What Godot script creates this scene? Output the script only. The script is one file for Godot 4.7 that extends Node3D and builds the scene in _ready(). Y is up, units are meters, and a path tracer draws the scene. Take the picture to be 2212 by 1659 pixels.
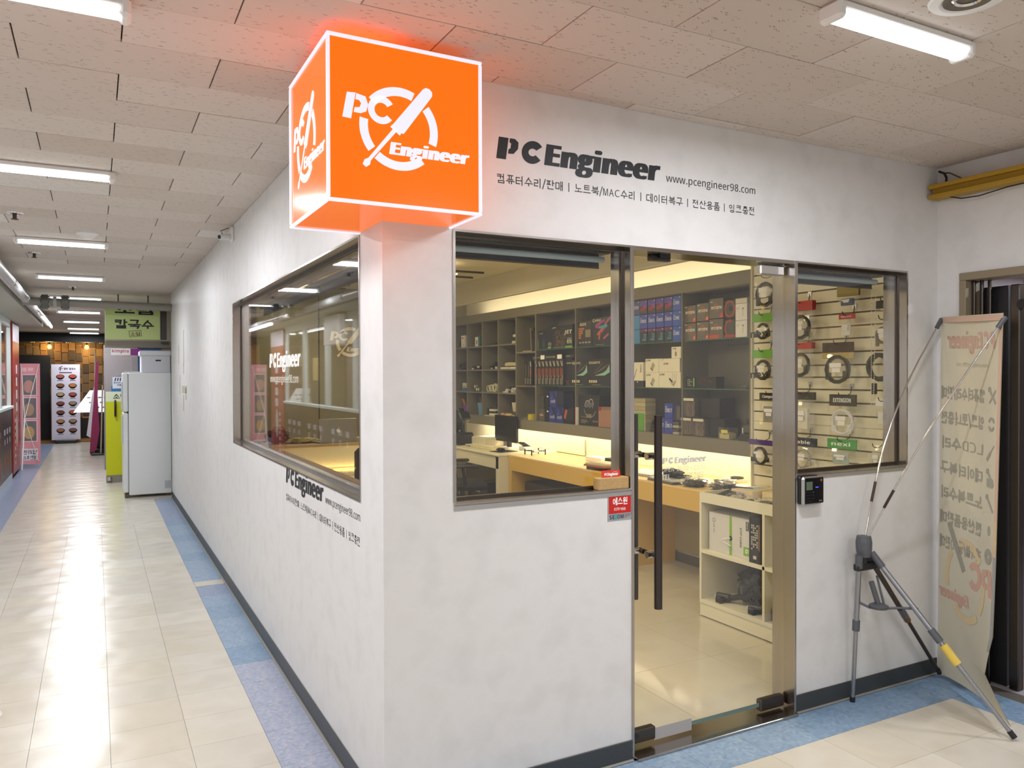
extends Node3D
# A corner computer shop in an underground arcade. y up, metres. The shop's outer corner stands at x = 0, z = 0:
# its long wall runs back along -z, its front wall with the glass door along +x. Floor y = 0, ceiling y = 2.625.

const CH := 2.625
const EXPOSURE := 1.08
const E_TUBE := 2.5      # every tube of the arcade
const E_SHOP := 1.6       # every ceiling panel of the shop
const E_COVE := 1.1      # strip on top of the wall shelf
const E_UNDER := 1.7     # strip under the wall shelf
const WARM := Color(1.0, .935, .77)
var rng := RandomNumberGenerator.new()
var names := {}
var glyphs := {}
var m := {}

# ------------------------------------------------------------------ mesh builder
class MB:
	var V := PackedVector3Array()
	var N := PackedVector3Array()
	var U := PackedVector2Array()
	var X := Transform3D()
	var lift := 0.0
	func tri(a: Vector3, b: Vector3, c: Vector3, na: Vector3, nb: Vector3, nc: Vector3, ua := Vector2(), ub := Vector2(), uc := Vector2()) -> void:
		a = X * a; b = X * b; c = X * c
		na = (X.basis * na).normalized(); nb = (X.basis * nb).normalized(); nc = (X.basis * nc).normalized()
		if (b - a).cross(c - a).dot(na + nb + nc) > 0.0:
			V.append_array(PackedVector3Array([a, c, b])); N.append_array(PackedVector3Array([na, nc, nb])); U.append_array(PackedVector2Array([ua, uc, ub]))
		else:
			V.append_array(PackedVector3Array([a, b, c])); N.append_array(PackedVector3Array([na, nb, nc])); U.append_array(PackedVector2Array([ua, ub, uc]))
	func flat(a: Vector3, b: Vector3, c: Vector3, n: Vector3) -> void:
		tri(a, b, c, n, n, n, uv(a, n), uv(b, n), uv(c, n))
	func uv(p: Vector3, n: Vector3) -> Vector2:
		var q := n.abs()
		if q.x >= q.y and q.x >= q.z: return Vector2(p.z, -p.y)
		if q.y >= q.z: return Vector2(p.x, p.z)
		return Vector2(p.x, -p.y)
	func quad(a: Vector3, b: Vector3, c: Vector3, d: Vector3, n := Vector3.ZERO) -> void:
		if n == Vector3.ZERO: n = (c - a).cross(b - a).normalized()
		flat(a, b, c, n); flat(a, c, d, n)
	func quaduv(a: Vector3, b: Vector3, c: Vector3, d: Vector3, n: Vector3) -> void:  # a is the top left corner, b top right, c bottom right
		tri(a, b, c, n, n, n, Vector2(0, 0), Vector2(1, 0), Vector2(1, 1)); tri(a, c, d, n, n, n, Vector2(0, 0), Vector2(1, 1), Vector2(0, 1))
	func box(lo: Vector3, hi: Vector3, bev := 0.0) -> MB:
		var c := (lo + hi) * 0.5
		var h := (hi - lo).abs() * 0.5
		bev = minf(bev, minf(h.x, minf(h.y, h.z)) * 0.95)
		for ax in 3:
			var u := (ax + 1) % 3
			var w := (ax + 2) % 3
			for s in [-1.0, 1.0]:
				var n := Vector3.ZERO; n[ax] = s
				var p := []
				for k in [[-1, -1], [1, -1], [1, 1], [-1, 1]]:
					var q := Vector3.ZERO; q[ax] = s * h[ax]; q[u] = k[0] * (h[u] - bev); q[w] = k[1] * (h[w] - bev); p.append(c + q)
				quad(p[0], p[1], p[2], p[3], n)
				if bev > 0.0:
					for t in [-1.0, 1.0]:  # the edge shared with face u, t
						var e := []
						for k in [-1.0, 1.0]:
							var q := Vector3.ZERO; q[ax] = s * h[ax]; q[u] = t * (h[u] - bev); q[w] = k * (h[w] - bev); e.append(c + q)
						for k in [1.0, -1.0]:
							var q := Vector3.ZERO; q[ax] = s * (h[ax] - bev); q[u] = t * h[u]; q[w] = k * (h[w] - bev); e.append(c + q)
						var nn := Vector3.ZERO; nn[ax] = s; nn[u] = t
						quad(e[0], e[1], e[2], e[3], nn.normalized())
		if bev > 0.0:
			for sx in [-1.0, 1.0]: for sy in [-1.0, 1.0]: for sz in [-1.0, 1.0]:
				var s := Vector3(sx, sy, sz)
				var i := h - Vector3.ONE * bev
				flat(c + s * Vector3(h.x, i.y, i.z), c + s * Vector3(i.x, h.y, i.z), c + s * Vector3(i.x, i.y, h.z), s.normalized())
		return self
	func bx(x0: float, x1: float, y0: float, y1: float, z0: float, z1: float, bev := 0.0) -> MB:
		return box(Vector3(x0, y0, z0), Vector3(x1, y1, z1), bev)
	func cyl(a: Vector3, b: Vector3, r: float, n := 16, r2 := -1.0, caps := true) -> MB:
		if r2 < 0.0: r2 = r
		var d := (b - a).normalized()
		var e := d.cross(Vector3.UP if absf(d.y) < 0.9 else Vector3.RIGHT).normalized()
		var f := d.cross(e)
		var sl := (r - r2) / maxf((b - a).length(), 1e-5)
		for i in n:
			var t0 := TAU * i / n
			var t1 := TAU * (i + 1) / n
			var p0 := e * cos(t0) + f * sin(t0)
			var p1 := e * cos(t1) + f * sin(t1)
			var n0 := (p0 + d * sl).normalized()
			var n1 := (p1 + d * sl).normalized()
			tri(a + p0 * r, a + p1 * r, b + p1 * r2, n0, n1, n1); tri(a + p0 * r, b + p1 * r2, b + p0 * r2, n0, n1, n0)
			if caps:
				if r > 0.0: tri(a, a + p0 * r, a + p1 * r, -d, -d, -d)
				if r2 > 0.0: tri(b, b + p0 * r2, b + p1 * r2, d, d, d)
		return self
	func tube(pts: Array, r: float, n := 8, caps := true) -> MB:
		var rings := []
		var e := Vector3.ZERO
		for i in pts.size():
			var d: Vector3 = (pts[mini(i + 1, pts.size() - 1)] - pts[maxi(i - 1, 0)]).normalized()
			if e == Vector3.ZERO: e = d.cross(Vector3.UP if absf(d.y) < 0.9 else Vector3.RIGHT).normalized()
			e = (e - d * e.dot(d)).normalized()
			var f := d.cross(e)
			var ring := []
			for k in n: ring.append(e * cos(TAU * k / n) + f * sin(TAU * k / n))
			rings.append(ring)
		for i in pts.size() - 1:
			for k in n:
				var l := (k + 1) % n
				var a0: Vector3 = rings[i][k]
				var a1: Vector3 = rings[i][l]
				var b0: Vector3 = rings[i + 1][k]
				var b1: Vector3 = rings[i + 1][l]
				tri(pts[i] + a0 * r, pts[i] + a1 * r, pts[i + 1] + b1 * r, a0, a1, b1); tri(pts[i] + a0 * r, pts[i + 1] + b1 * r, pts[i + 1] + b0 * r, a0, b1, b0)
		if caps:
			for i in [0, pts.size() - 1]:
				var d: Vector3 = (pts[0] - pts[1]).normalized() if i == 0 else (pts[-1] - pts[-2]).normalized()
				for k in n: tri(pts[i], pts[i] + rings[i][k] * r, pts[i] + rings[i][(k + 1) % n] * r, d, d, d)
		return self
	func lathe(prof: Array, n := 20, at := Vector3.ZERO) -> MB:  # prof: Vector2(radius, height), bottom to top
		for i in prof.size() - 1:
			var p: Vector2 = prof[i]
			var q: Vector2 = prof[i + 1]
			var t := (q - p).normalized()
			for k in n:
				var c0 := Vector3(cos(TAU * k / n), 0, sin(TAU * k / n))
				var c1 := Vector3(cos(TAU * (k + 1) / n), 0, sin(TAU * (k + 1) / n))
				var n0 := c0 * t.y + Vector3.DOWN * t.x
				var n1 := c1 * t.y + Vector3.DOWN * t.x
				var a := at + c0 * p.x + Vector3.UP * p.y
				var b := at + c1 * p.x + Vector3.UP * p.y
				var c := at + c1 * q.x + Vector3.UP * q.y
				var d := at + c0 * q.x + Vector3.UP * q.y
				if p.x > 0.0: tri(a, b, c, n0, n1, n1)
				if q.x > 0.0: tri(a, c, d, n0, n1, n0)
		return self
	func poly(pts: PackedVector2Array, z: float, depth := 0.0) -> MB:  # a polygon in the xy plane, its front at z, made solid backwards by depth
		var ix := Geometry2D.triangulate_polygon(pts)
		for i in range(0, ix.size(), 3):
			var a := Vector3(pts[ix[i]].x, pts[ix[i]].y, z)
			var b := Vector3(pts[ix[i + 1]].x, pts[ix[i + 1]].y, z)
			var c := Vector3(pts[ix[i + 2]].x, pts[ix[i + 2]].y, z)
			flat(a, b, c, Vector3.BACK)
			if depth > 0.0:
				var k := Vector3(0, 0, -depth)
				flat(a + k, b + k, c + k, Vector3.FORWARD)
		if depth > 0.0:
			var area := 0.0
			for i in pts.size(): area += pts[i].cross(pts[(i + 1) % pts.size()])
			for i in pts.size():
				var p := pts[i]
				var q := pts[(i + 1) % pts.size()]
				var d := (q - p).normalized() * signf(area)
				quad(Vector3(p.x, p.y, z), Vector3(q.x, q.y, z), Vector3(q.x, q.y, z - depth), Vector3(p.x, p.y, z - depth), Vector3(d.y, -d.x, 0))
		return self
	func stroke(x0: float, y0: float, x1: float, y1: float, t: float, z := 0.0, cap := 0.5) -> MB:
		var a := Vector2(x0, y0)
		var b := Vector2(x1, y1)
		var d := (b - a).normalized()
		var o := Vector2(-d.y, d.x) * t * 0.5
		a -= d * t * cap; b += d * t * cap
		lift += .00001
		z += fmod(lift, .0004)
		quad(Vector3(a.x + o.x, a.y + o.y, z), Vector3(b.x + o.x, b.y + o.y, z), Vector3(b.x - o.x, b.y - o.y, z), Vector3(a.x - o.x, a.y - o.y, z), Vector3.BACK)
		return self
	func arc(cx: float, cy: float, rx: float, ry: float, t: float, a0: float, a1: float, z := 0.0, n := 24) -> MB:
		for i in n:
			var t0 := deg_to_rad(lerpf(a0, a1, float(i) / n))
			var t1 := deg_to_rad(lerpf(a0, a1, float(i + 1) / n))
			quad(Vector3(cx + rx * cos(t0), cy + ry * sin(t0), z), Vector3(cx + rx * cos(t1), cy + ry * sin(t1), z), Vector3(cx + (rx - t) * cos(t1), cy + (ry - t) * sin(t1), z), Vector3(cx + (rx - t) * cos(t0), cy + (ry - t) * sin(t0), z), Vector3.BACK)
		return self
	func disc(cx: float, cy: float, rx: float, ry: float, z := 0.0, n := 20) -> MB:
		for i in n:
			flat(Vector3(cx, cy, z), Vector3(cx + rx * cos(TAU * i / n), cy + ry * sin(TAU * i / n), z), Vector3(cx + rx * cos(TAU * (i + 1) / n), cy + ry * sin(TAU * (i + 1) / n), z), Vector3.BACK)
		return self
	func rect(x0: float, y0: float, x1: float, y1: float, z := 0.0) -> MB:
		quad(Vector3(x0, y1, z), Vector3(x1, y1, z), Vector3(x1, y0, z), Vector3(x0, y0, z), Vector3.BACK)
		return self
	func mesh() -> ArrayMesh:
		var a := []
		a.resize(Mesh.ARRAY_MAX)
		a[Mesh.ARRAY_VERTEX] = V; a[Mesh.ARRAY_NORMAL] = N; a[Mesh.ARRAY_TEX_UV] = U
		var am := ArrayMesh.new()
		am.add_surface_from_arrays(Mesh.PRIMITIVE_TRIANGLES, a)
		return am

func nb(t := Transform3D()) -> MB:
	var b := MB.new()
	b.X = t
	return b

# ------------------------------------------------------------------ nodes
func numbered(called: String) -> String:
	var n: int = names.get(called, -1) + 1
	names[called] = n
	return called if n == 0 else "%s_%03d" % [called, n]

func tag(o: Node3D, label: String, category: String, group := "") -> Node3D:
	o.set_meta("label", label); o.set_meta("category", category)
	if group: o.set_meta("group", group)
	return o

func thing(called: String, label: String, category: String, at := Vector3.ZERO, turn := 0.0, group := "") -> Node3D:
	var o := Node3D.new()
	o.name = numbered(called)
	add_child(o)
	o.position = at; o.rotation_degrees.y = turn
	return tag(o, label, category, group)

func part(called: String, b: MB, mt: Material, parent: Node3D, label := "") -> MeshInstance3D:  # shape in its parent's own axes
	var o := MeshInstance3D.new()
	o.mesh = b.mesh(); o.material_override = mt
	o.name = called
	parent.add_child(o, true)
	if label: o.set_meta("label", label)
	return o

func wpart(called: String, b: MB, mt: Material, parent: Node3D, label := "") -> MeshInstance3D:  # shape given in the room's axes
	var o := part(called, b, mt, parent, label)
	var t := Transform3D()
	var p: Node = parent
	while p is Node3D and p != self:
		t = p.transform * t
		p = p.get_parent()
	o.transform = t.affine_inverse()
	return o

func obj(called: String, b: MB, mt: Material) -> MeshInstance3D:
	var o := MeshInstance3D.new()
	o.mesh = b.mesh(); o.material_override = mt
	o.name = numbered(called)
	add_child(o)
	return o

func struct(called: String, b: MB, mt: Material) -> MeshInstance3D:
	var o := obj(called, b, mt)
	o.set_meta("kind", "structure")
	return o

func dup(o: Node3D, base: String, at: Vector3, label := "", turn := INF) -> Node3D:
	var c: Node3D = o.duplicate()
	c.name = numbered(base)
	add_child(c)
	c.position = at
	if turn != INF: c.rotation_degrees.y = turn
	if label: c.set_meta("label", label)
	return c

# ------------------------------------------------------------------ materials
func mat(called: String, c: Color, rough := 0.6, metal := 0.0) -> StandardMaterial3D:
	var s := StandardMaterial3D.new()
	s.resource_name = called
	s.albedo_color = c; s.roughness = rough; s.metallic = metal
	m[called] = s
	return s

func col(hex: String) -> Color:
	return Color.html(hex)

func cm(hex: String, rough := 0.55) -> StandardMaterial3D:  # a plain matt colour, shared by all that wear it
	var k := hex + str(rough)
	if not m.has(k): mat(k, col(hex), rough)
	return m[k]

func noise_tex(freq: float, ramp: Array, type := FastNoiseLite.TYPE_SIMPLEX_SMOOTH, size := 512, oct := 4, seed_ := 1, as_normal := false, bump := 4.0) -> NoiseTexture2D:
	var f := FastNoiseLite.new()
	f.noise_type = type; f.frequency = freq; f.fractal_octaves = oct; f.seed = seed_
	if type == FastNoiseLite.TYPE_CELLULAR:
		f.cellular_return_type = FastNoiseLite.RETURN_CELL_VALUE; f.fractal_type = FastNoiseLite.FRACTAL_NONE
	var t := NoiseTexture2D.new()
	t.width = size; t.height = size; t.seamless = true; t.noise = f
	if as_normal:
		t.as_normal_map = true; t.bump_strength = bump
	elif ramp.size():
		var g := Gradient.new()
		g.offsets = PackedFloat32Array(); g.colors = PackedColorArray()
		var off := PackedFloat32Array()
		var cs := PackedColorArray()
		for r in ramp:
			off.append(r[0]); cs.append(r[1])
		g.offsets = off; g.colors = cs
		t.color_ramp = g
	return t

func tri_map(s: StandardMaterial3D, scale: float, world := true) -> StandardMaterial3D:
	s.uv1_triplanar = true; s.uv1_world_triplanar = world; s.uv1_scale = Vector3.ONE * scale
	return s

func glow(called: String, c: Color, energy: float) -> StandardMaterial3D:
	var s := mat(called, c, 0.5)
	s.emission_enabled = true; s.emission = c; s.emission_energy_multiplier = energy
	return s

func tex_mat(called: String, img: Image, rough := 0.6) -> StandardMaterial3D:
	var s := mat(called, Color.WHITE, rough)
	s.albedo_texture = ImageTexture.create_from_image(img)
	return s

func materials() -> void:
	var wp := mat("white_wall_paint", col("dedddb"), 0.5)
	wp.albedo_texture = noise_tex(0.012, [[0.0, Color(0.955, 0.955, 0.95)], [0.55, Color(1, 1, 1)], [1.0, Color(0.985, 0.98, 0.975)]], FastNoiseLite.TYPE_SIMPLEX_SMOOTH, 512, 5, 3)
	tri_map(wp, 0.7)
	mat("cream_wall_paint", col("d9d2bd"), 0.6)
	# pressed plaster ceiling board: dark worm holes in short rows, fine pin holes
	var im := Image.create(1024, 1024, false, Image.FORMAT_RGB8)
	im.fill(Color(0.985, 0.975, 0.965))
	for k in 620:
		var x := rng.randf() * 1024.0
		var y := rng.randf() * 1024.0
		var ang := rng.randfn(0.0, 0.22)
		var ln := rng.randf_range(7, 19)
		var ph := rng.randf() * TAU
		var dk := rng.randf_range(0.42, 0.74)
		for i in int(ln * 2.0):
			var t := i * 0.5
			var px := int(x + cos(ang) * t) & 1023
			var py := int(y + sin(ang) * t + sin(ph + t * 0.5) * 2.0) & 1023
			im.set_pixel(px, py, Color(dk, dk * 0.95, dk * 0.88))
			if i % 3 != 0: im.set_pixel(px, (py + 1) & 1023, Color(dk + 0.12, dk + 0.08, dk + 0.02))
	for k in 1500:
		var d := rng.randf_range(0.6, 0.85)
		im.set_pixel(rng.randi() & 1023, rng.randi() & 1023, Color(d, d * 0.96, d * 0.9))
	var cl := tex_mat("fissured_ceiling_board", im, 0.9)
	cl.albedo_color = col("d2c9c0")
	tri_map(cl, 1.0)
	for k in 3:
		var c2: StandardMaterial3D = cl.duplicate()
		c2.albedo_color = [col("d8d0c8"), col("ccc2b8"), col("dedbd6")][k]
		m["ceiling_board_%d" % k] = c2
	mat("ceiling_gap", col("2a241f"), 0.95)
	# floor
	var wav := noise_tex(0.006, [], FastNoiseLite.TYPE_SIMPLEX_SMOOTH, 512, 2, 9, true, 5.0)
	for k in 4:
		var v := mat("vinyl_beige_%d" % k, [col("cdc7b9"), col("c9c3b6"), col("d1cbbd"), col("cbc4b4")][k], 0.23)
		v.albedo_texture = noise_tex(0.01, [[0.0, Color(0.95, 0.94, 0.92)], [0.5, Color(1, 1, 1)], [1.0, Color(0.97, 0.965, 0.95)]], FastNoiseLite.TYPE_SIMPLEX_SMOOTH, 256, 5, 20) if k == 0 else m.vinyl_beige_0.albedo_texture
		v.normal_enabled = true; v.normal_texture = wav; v.normal_scale = 0.35
		tri_map(v, 0.8)
	var chips := noise_tex(0.045, [[0.0, Color(0.82, 0.86, 0.9)], [0.35, Color(0.93, 0.96, 1.0)], [0.6, Color(0.87, 0.9, 0.95)], [1.0, Color(1.0, 1.0, 1.0)]], FastNoiseLite.TYPE_CELLULAR, 512, 1, 7)
	for k in 4:
		var v := mat("vinyl_blue_%d" % k, [col("8aa2b6"), col("97abbc"), col("b2b4c0"), col("97a2b6")][k], 0.3)
		v.albedo_texture = chips
		v.normal_enabled = true; v.normal_texture = wav; v.normal_scale = 0.25
		tri_map(v, 3.0)
	mat("floor_joint", col("5a544b"), 0.9)
	var pc := mat("polished_porcelain", col("cfc7b2"), 0.12)
	pc.albedo_texture = m.vinyl_beige_0.albedo_texture
	tri_map(pc, 0.6)
	mat("black_vinyl_skirting", col("3c3f40"), 0.45)
	mat("skirting_lip", col("8c8a83"), 0.6)
	var ss := mat("stainless_steel", col("b5afa9"), 0.2, 1.0)
	ss.normal_enabled = true
	ss.normal_texture = noise_tex(0.2, [], FastNoiseLite.TYPE_SIMPLEX, 256, 2, 4, true, 0.8)
	ss.normal_scale = 0.04
	tri_map(ss, 3.0)
	mat("dark_stainless", col("5d5650"), 0.28, 1.0)
	mat("chrome", col("d8d8d8"), 0.12, 1.0)
	mat("bronze_bar", col("4a4442"), 0.32, 0.85)
	mat("aluminium", col("b9b9b8"), 0.35, 0.9)
	var gl := mat("window_glass", Color(0.1, 0.11, 0.1, 0.01), 0.02)
	gl.transparency = BaseMaterial3D.TRANSPARENCY_ALPHA
	var cf := mat("clear_film", Color(0.9, 0.92, 0.92, 0.05), 0.1)
	cf.transparency = BaseMaterial3D.TRANSPARENCY_ALPHA
	var gs := mat("shelf_glass", Color(0.35, 0.62, 0.5, 0.35), 0.05)
	gs.transparency = BaseMaterial3D.TRANSPARENCY_ALPHA
	mat("shelf_grey", col("7d786a"), 0.55)
	mat("shelf_back", col("6a6558"), 0.6)
	mat("cream_laminate", col("e6dfc4"), 0.42)
	mat("yellow_laminate", col("d8b25c"), 0.38)
	var wd := mat("pale_wood", col("c3a672"), 0.6)
	wd.albedo_texture = noise_tex(0.03, [[0.0, Color(0.74, 0.66, 0.56)], [0.45, Color(1, 1, 1)], [0.55, Color(0.86, 0.8, 0.72)], [1.0, Color(1, 0.97, 0.92)]], FastNoiseLite.TYPE_SIMPLEX_SMOOTH, 256, 4, 12)
	wd.uv1_scale = Vector3(3, 40, 3)
	mat("black_plastic", col("1d1d1f"), 0.4)
	mat("grey_plastic", col("55575c"), 0.45)
	mat("black_mesh", col("191a1c"), 0.8)
	mat("white_plastic", col("e9e8e5"), 0.4)
	mat("white_enamel", col("dfe3e2"), 0.3)
	mat("fridge_edge", col("c9cbcd"), 0.35)
	mat("black_cable", col("161616"), 0.45)
	mat("letter_black", col("15171c"), 0.55)
	mat("letter_white", col("f2f0ee"), 0.6)

# ------------------------------------------------------------------ lettering
func glyph(s: String, bold: bool) -> Array:
	var k := s + ("*" if bold else "")
	if not glyphs.has(k):
		var f := SystemFont.new()
		f.font_names = PackedStringArray(["Droid Sans"]); f.font_weight = 700 if bold else 400
		var t := TextMesh.new()
		t.font = f; t.font_size = 64; t.pixel_size = 0.01; t.depth = 0.0; t.curve_step = 2.0; t.text = s
		t.horizontal_alignment = HORIZONTAL_ALIGNMENT_LEFT
		var a := t.surface_get_arrays(0)
		var v: PackedVector3Array = a[Mesh.ARRAY_VERTEX]
		var lo := INF
		var hi := -INF
		for p in v:
			lo = minf(lo, p.x); hi = maxf(hi, p.x)
		glyphs[k] = [v, a[Mesh.ARRAY_INDEX], lo, hi]
	return glyphs[k]

# Latin lettering in the xy plane of b.X: left end of the baseline at (x, y), cap height h, width w (0: natural)
func latin(b: MB, s: String, x: float, y: float, h: float, w := 0.0, bold := false, shear := 0.0, fat := 0.0, z := 0.0) -> float:
	if not bold: bold = false
	var g := glyph(s, bold)
	var v: PackedVector3Array = g[0]
	var sy := h / 0.46
	var sx: float = sy if w <= 0.0 else w / (g[3] - g[2])
	var n := 1 if fat <= 0.0 else 3
	for c in n:
		var dx := (c - (n - 1) * 0.5) * fat
		var q := PackedVector3Array()
		for p in v:
			var yy := (p.y + 0.22) * sy
			q.append(Vector3(x + (p.x - g[2]) * sx + shear * yy + dx, y + yy, z + c * .00012))
		if g[1] != null:
			var ix: PackedInt32Array = g[1]
			for i in range(0, ix.size(), 3): b.flat(q[ix[i]], q[ix[i + 1]], q[ix[i + 2]], Vector3.BACK)
		else:
			for i in range(0, q.size(), 3): b.flat(q[i], q[i + 1], q[i + 2], Vector3.BACK)
	return sx * (g[3] - g[2])

# Korean syllables out of strokes
const CHO := [0, 100, 2, 3, 103, 5, 6, 7, 107, 9, 109, 11, 12, 112, 14, 15, 16, 17, 18]
const JONG := [-1, 0, 100, 0, 2, 2, 2, 3, 5, 5, 5, 5, 5, 5, 5, 5, 6, 7, 7, 9, 109, 11, 12, 14, 15, 16, 17, 18]

func jamo(k: int) -> Array:
	match k:
		0: return [[0, 1, 1, 1], [1, 1, .86, 0]]
		2: return [[0, 1, 0, 0], [0, 0, 1, 0]]
		3: return [[0, 1, 1, 1], [0, 1, 0, 0], [0, 0, 1, 0]]
		5: return [[0, 1, 1, 1], [1, 1, 1, .5], [1, .5, 0, .5], [0, .5, 0, 0], [0, 0, 1, 0]]
		6: return [[0, 1, 1, 1], [1, 1, 1, 0], [1, 0, 0, 0], [0, 0, 0, 1]]
		7: return [[0, 1, 0, 0], [1, 1, 1, 0], [0, 0, 1, 0], [0, .5, 1, .5]]
		9: return [[.5, 1, 0, 0], [.5, .75, 1, 0]]
		11: return [[-1, .5, .5, 0]]
		12: return [[0, 1, 1, 1], [.5, 1, 0, 0], [.45, .55, 1, 0]]
		14: return [[.32, 1, .68, 1], [0, .76, 1, .76], [.5, .76, 0, 0], [.45, .4, 1, 0]]
		15: return [[0, 1, 1, 1], [1, 1, .86, 0], [0, .52, .93, .52]]
		16: return [[0, 1, 1, 1], [0, 1, 0, 0], [0, 0, 1, 0], [0, .5, 1, .5]]
		17: return [[0, 1, 1, 1], [0, 0, 1, 0], [.28, 1, .28, 0], [.72, 1, .72, 0]]
		18: return [[.32, 1, .68, 1], [0, .76, 1, .76], [-1, .3, .5, 0]]
	return []

func put_jamo(b: MB, k: int, x0: float, y0: float, x1: float, y1: float, o: Vector2, h: float, t: float) -> void:
	if k >= 100:
		var mid := (x0 + x1) * 0.5
		put_jamo(b, k - 100, x0, y0, mid - .04, y1, o, h, t); put_jamo(b, k - 100, mid + .04, y0, x1, y1, o, h, t)
		return
	for s in jamo(k):
		if s[0] < 0:  # a ring
			var top := 1.0 if s[1] > 0.4 else 0.6
			var rx := (x1 - x0) * 0.5 * (0.95 if top == 1.0 else 0.8)
			var ry := (y1 - y0) * 0.5 * top
			b.arc(o.x + (x0 + x1) * 0.5 * h, o.y + (y0 + (y1 - y0) * 0.5 * top) * h, rx * h + t * .5, ry * h + t * .5, t, 0, 360, 0, 20)
		else:
			b.stroke(o.x + lerpf(x0, x1, s[0]) * h, o.y + lerpf(y0, y1, s[1]) * h, o.x + lerpf(x0, x1, s[2]) * h, o.y + lerpf(y0, y1, s[3]) * h, t)

func syllable(b: MB, code: int, o: Vector2, h: float, t: float) -> void:
	var c: int = CHO[code / 588]
	var v: int = (code % 588) / 28
	var f: int = JONG[code % 28]
	var fin := f >= 0
	var lo := 0.42 if fin else 0.0
	var st := func(x0, y0, x1, y1): b.stroke(o.x + x0 * h, o.y + y0 * h, o.x + x1 * h, o.y + y1 * h, t)
	var up := func(x, a, d): st.call(x, a, x, d)
	if v in [0, 1, 2, 3, 4, 5, 6, 7, 20]:
		put_jamo(b, c, .08, .52 if fin else .16, .5, .93 if fin else .84, o, h, t)
		var y := lerpf(lo, 1.0, .52)
		var two: bool = v in [1, 3, 5, 7]
		up.call(.72 if two else .8, lo, 1.0)
		if two: up.call(.93, lo, 1.0)
		if v in [0, 2]:
			st.call(.8, y + (.1 if v == 2 else 0.0), .97, y + (.1 if v == 2 else 0.0))
			if v == 2: st.call(.8, y - .12, .97, y - .12)
		if v in [1, 3]: st.call(.72, y, .93, y)
		if v in [4, 6]:
			st.call(.62, y + (.1 if v == 6 else 0.0), .8, y + (.1 if v == 6 else 0.0))
			if v == 6: st.call(.62, y - .12, .8, y - .12)
		if v in [5, 7]: st.call(.58, y, .72, y)
	elif v in [8, 12, 13, 17, 18]:
		put_jamo(b, c, .2, .66 if fin else .5, .8, .98 if fin else .96, o, h, t)
		var y := .46 if fin else (.14 if v in [8, 12, 18] else .32)
		st.call(.04, y, .96, y)
		var d := .12 if fin else .2
		if v == 8: up.call(.5, y, y + d)
		if v == 12:
			up.call(.35, y, y + d); up.call(.65, y, y + d)
		if v == 13: up.call(.5, y, y - d * 1.3)
		if v == 17:
			up.call(.35, y, y - d * 1.3); up.call(.65, y, y - d * 1.3)
	else:
		put_jamo(b, c, .1, .66 if fin else .5, .55, .98 if fin else .94, o, h, t)
		var y := .5 if fin else .24
		st.call(.02, y, .66, y)
		if v in [9, 10, 11]: up.call(.33, y, y + .12)
		if v in [14, 15, 16]: up.call(.33, y, y - .14)
		up.call(.84, .34 if fin else 0.0, 1.0)
		if v in [9, 10]: st.call(.84, .7, .98, .7)
		if v in [14, 15]: st.call(.7, y - .1, .84, y - .1)
	if fin: put_jamo(b, f, .2, .02, .86, .26, o, h, t)

# a line of Korean (with Latin, | and / mixed in) fitted to the width w; returns nothing
func korean(b: MB, s: String, x: float, y: float, h: float, w: float, t: float) -> void:
	var adv := 0.0
	for ch in s: adv += 1.0 if ch.unicode_at(0) >= 0xAC00 else (0.42 if ch in " /|" else 0.72)
	var keep := b.X
	var k := w / (adv * h)
	b.X = keep * Transform3D(Basis.from_scale(Vector3(k, 1, 1)), Vector3(x, y, 0))
	var o := 0.0
	for ch in s:
		var u := ch.unicode_at(0)
		if u >= 0xAC00:
			syllable(b, u - 0xAC00, Vector2(o + .06 * h, 0), h * .88, t)
			o += h
		elif ch == "/":
			b.stroke(o + .05 * h, -.05 * h, o + .36 * h, .92 * h, t); o += .42 * h
		elif ch == "|":
			b.stroke(o + .21 * h, 0, o + .21 * h, .85 * h, t); o += .42 * h
		elif ch == " ":
			o += .42 * h
		else:
			latin(b, ch, o + .06 * h, .06 * h, h * .76, h * .58); o += .72 * h
	b.X = keep

# the shop's emblem: ring, P and C, screwdriver, name. Metres at the size it has on the sign cube; ring centre at the origin
func emblem(b: MB, s := 1.0, with_name := true) -> void:
	var keep := b.X
	b.X = keep * Transform3D(Basis.from_scale(Vector3(s, s, s)), Vector3.ZERO)
	for a in [[67, 140], [-18, 41], [-129, -50], [171, 219]]: b.arc(0, 0, .128, .128, .027, a[0], a[1])
	emblem_pc(b)
	b.poly(PackedVector2Array([Vector2(-.021, .012), Vector2(.078, .136), Vector2(.088, .142), Vector2(.1, .14), Vector2(.109, .131), Vector2(.109, .119), Vector2(.104, .111), Vector2(.014, -.013), Vector2(.006, -.012), Vector2(.001, -.02), Vector2(-.03, .003), Vector2(-.024, .01)]), 0)
	b.poly(PackedVector2Array([Vector2(-.018, .002), Vector2(-.007, -.006), Vector2(-.092, -.108), Vector2(-.095, -.121), Vector2(-.107, -.13), Vector2(-.118, -.122), Vector2(-.112, -.107), Vector2(-.1, -.101)]), 0)
	if with_name: latin(b, "Engineer", -.03, -.081, .038, .26, true, .16, .004)
	b.X = keep

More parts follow.
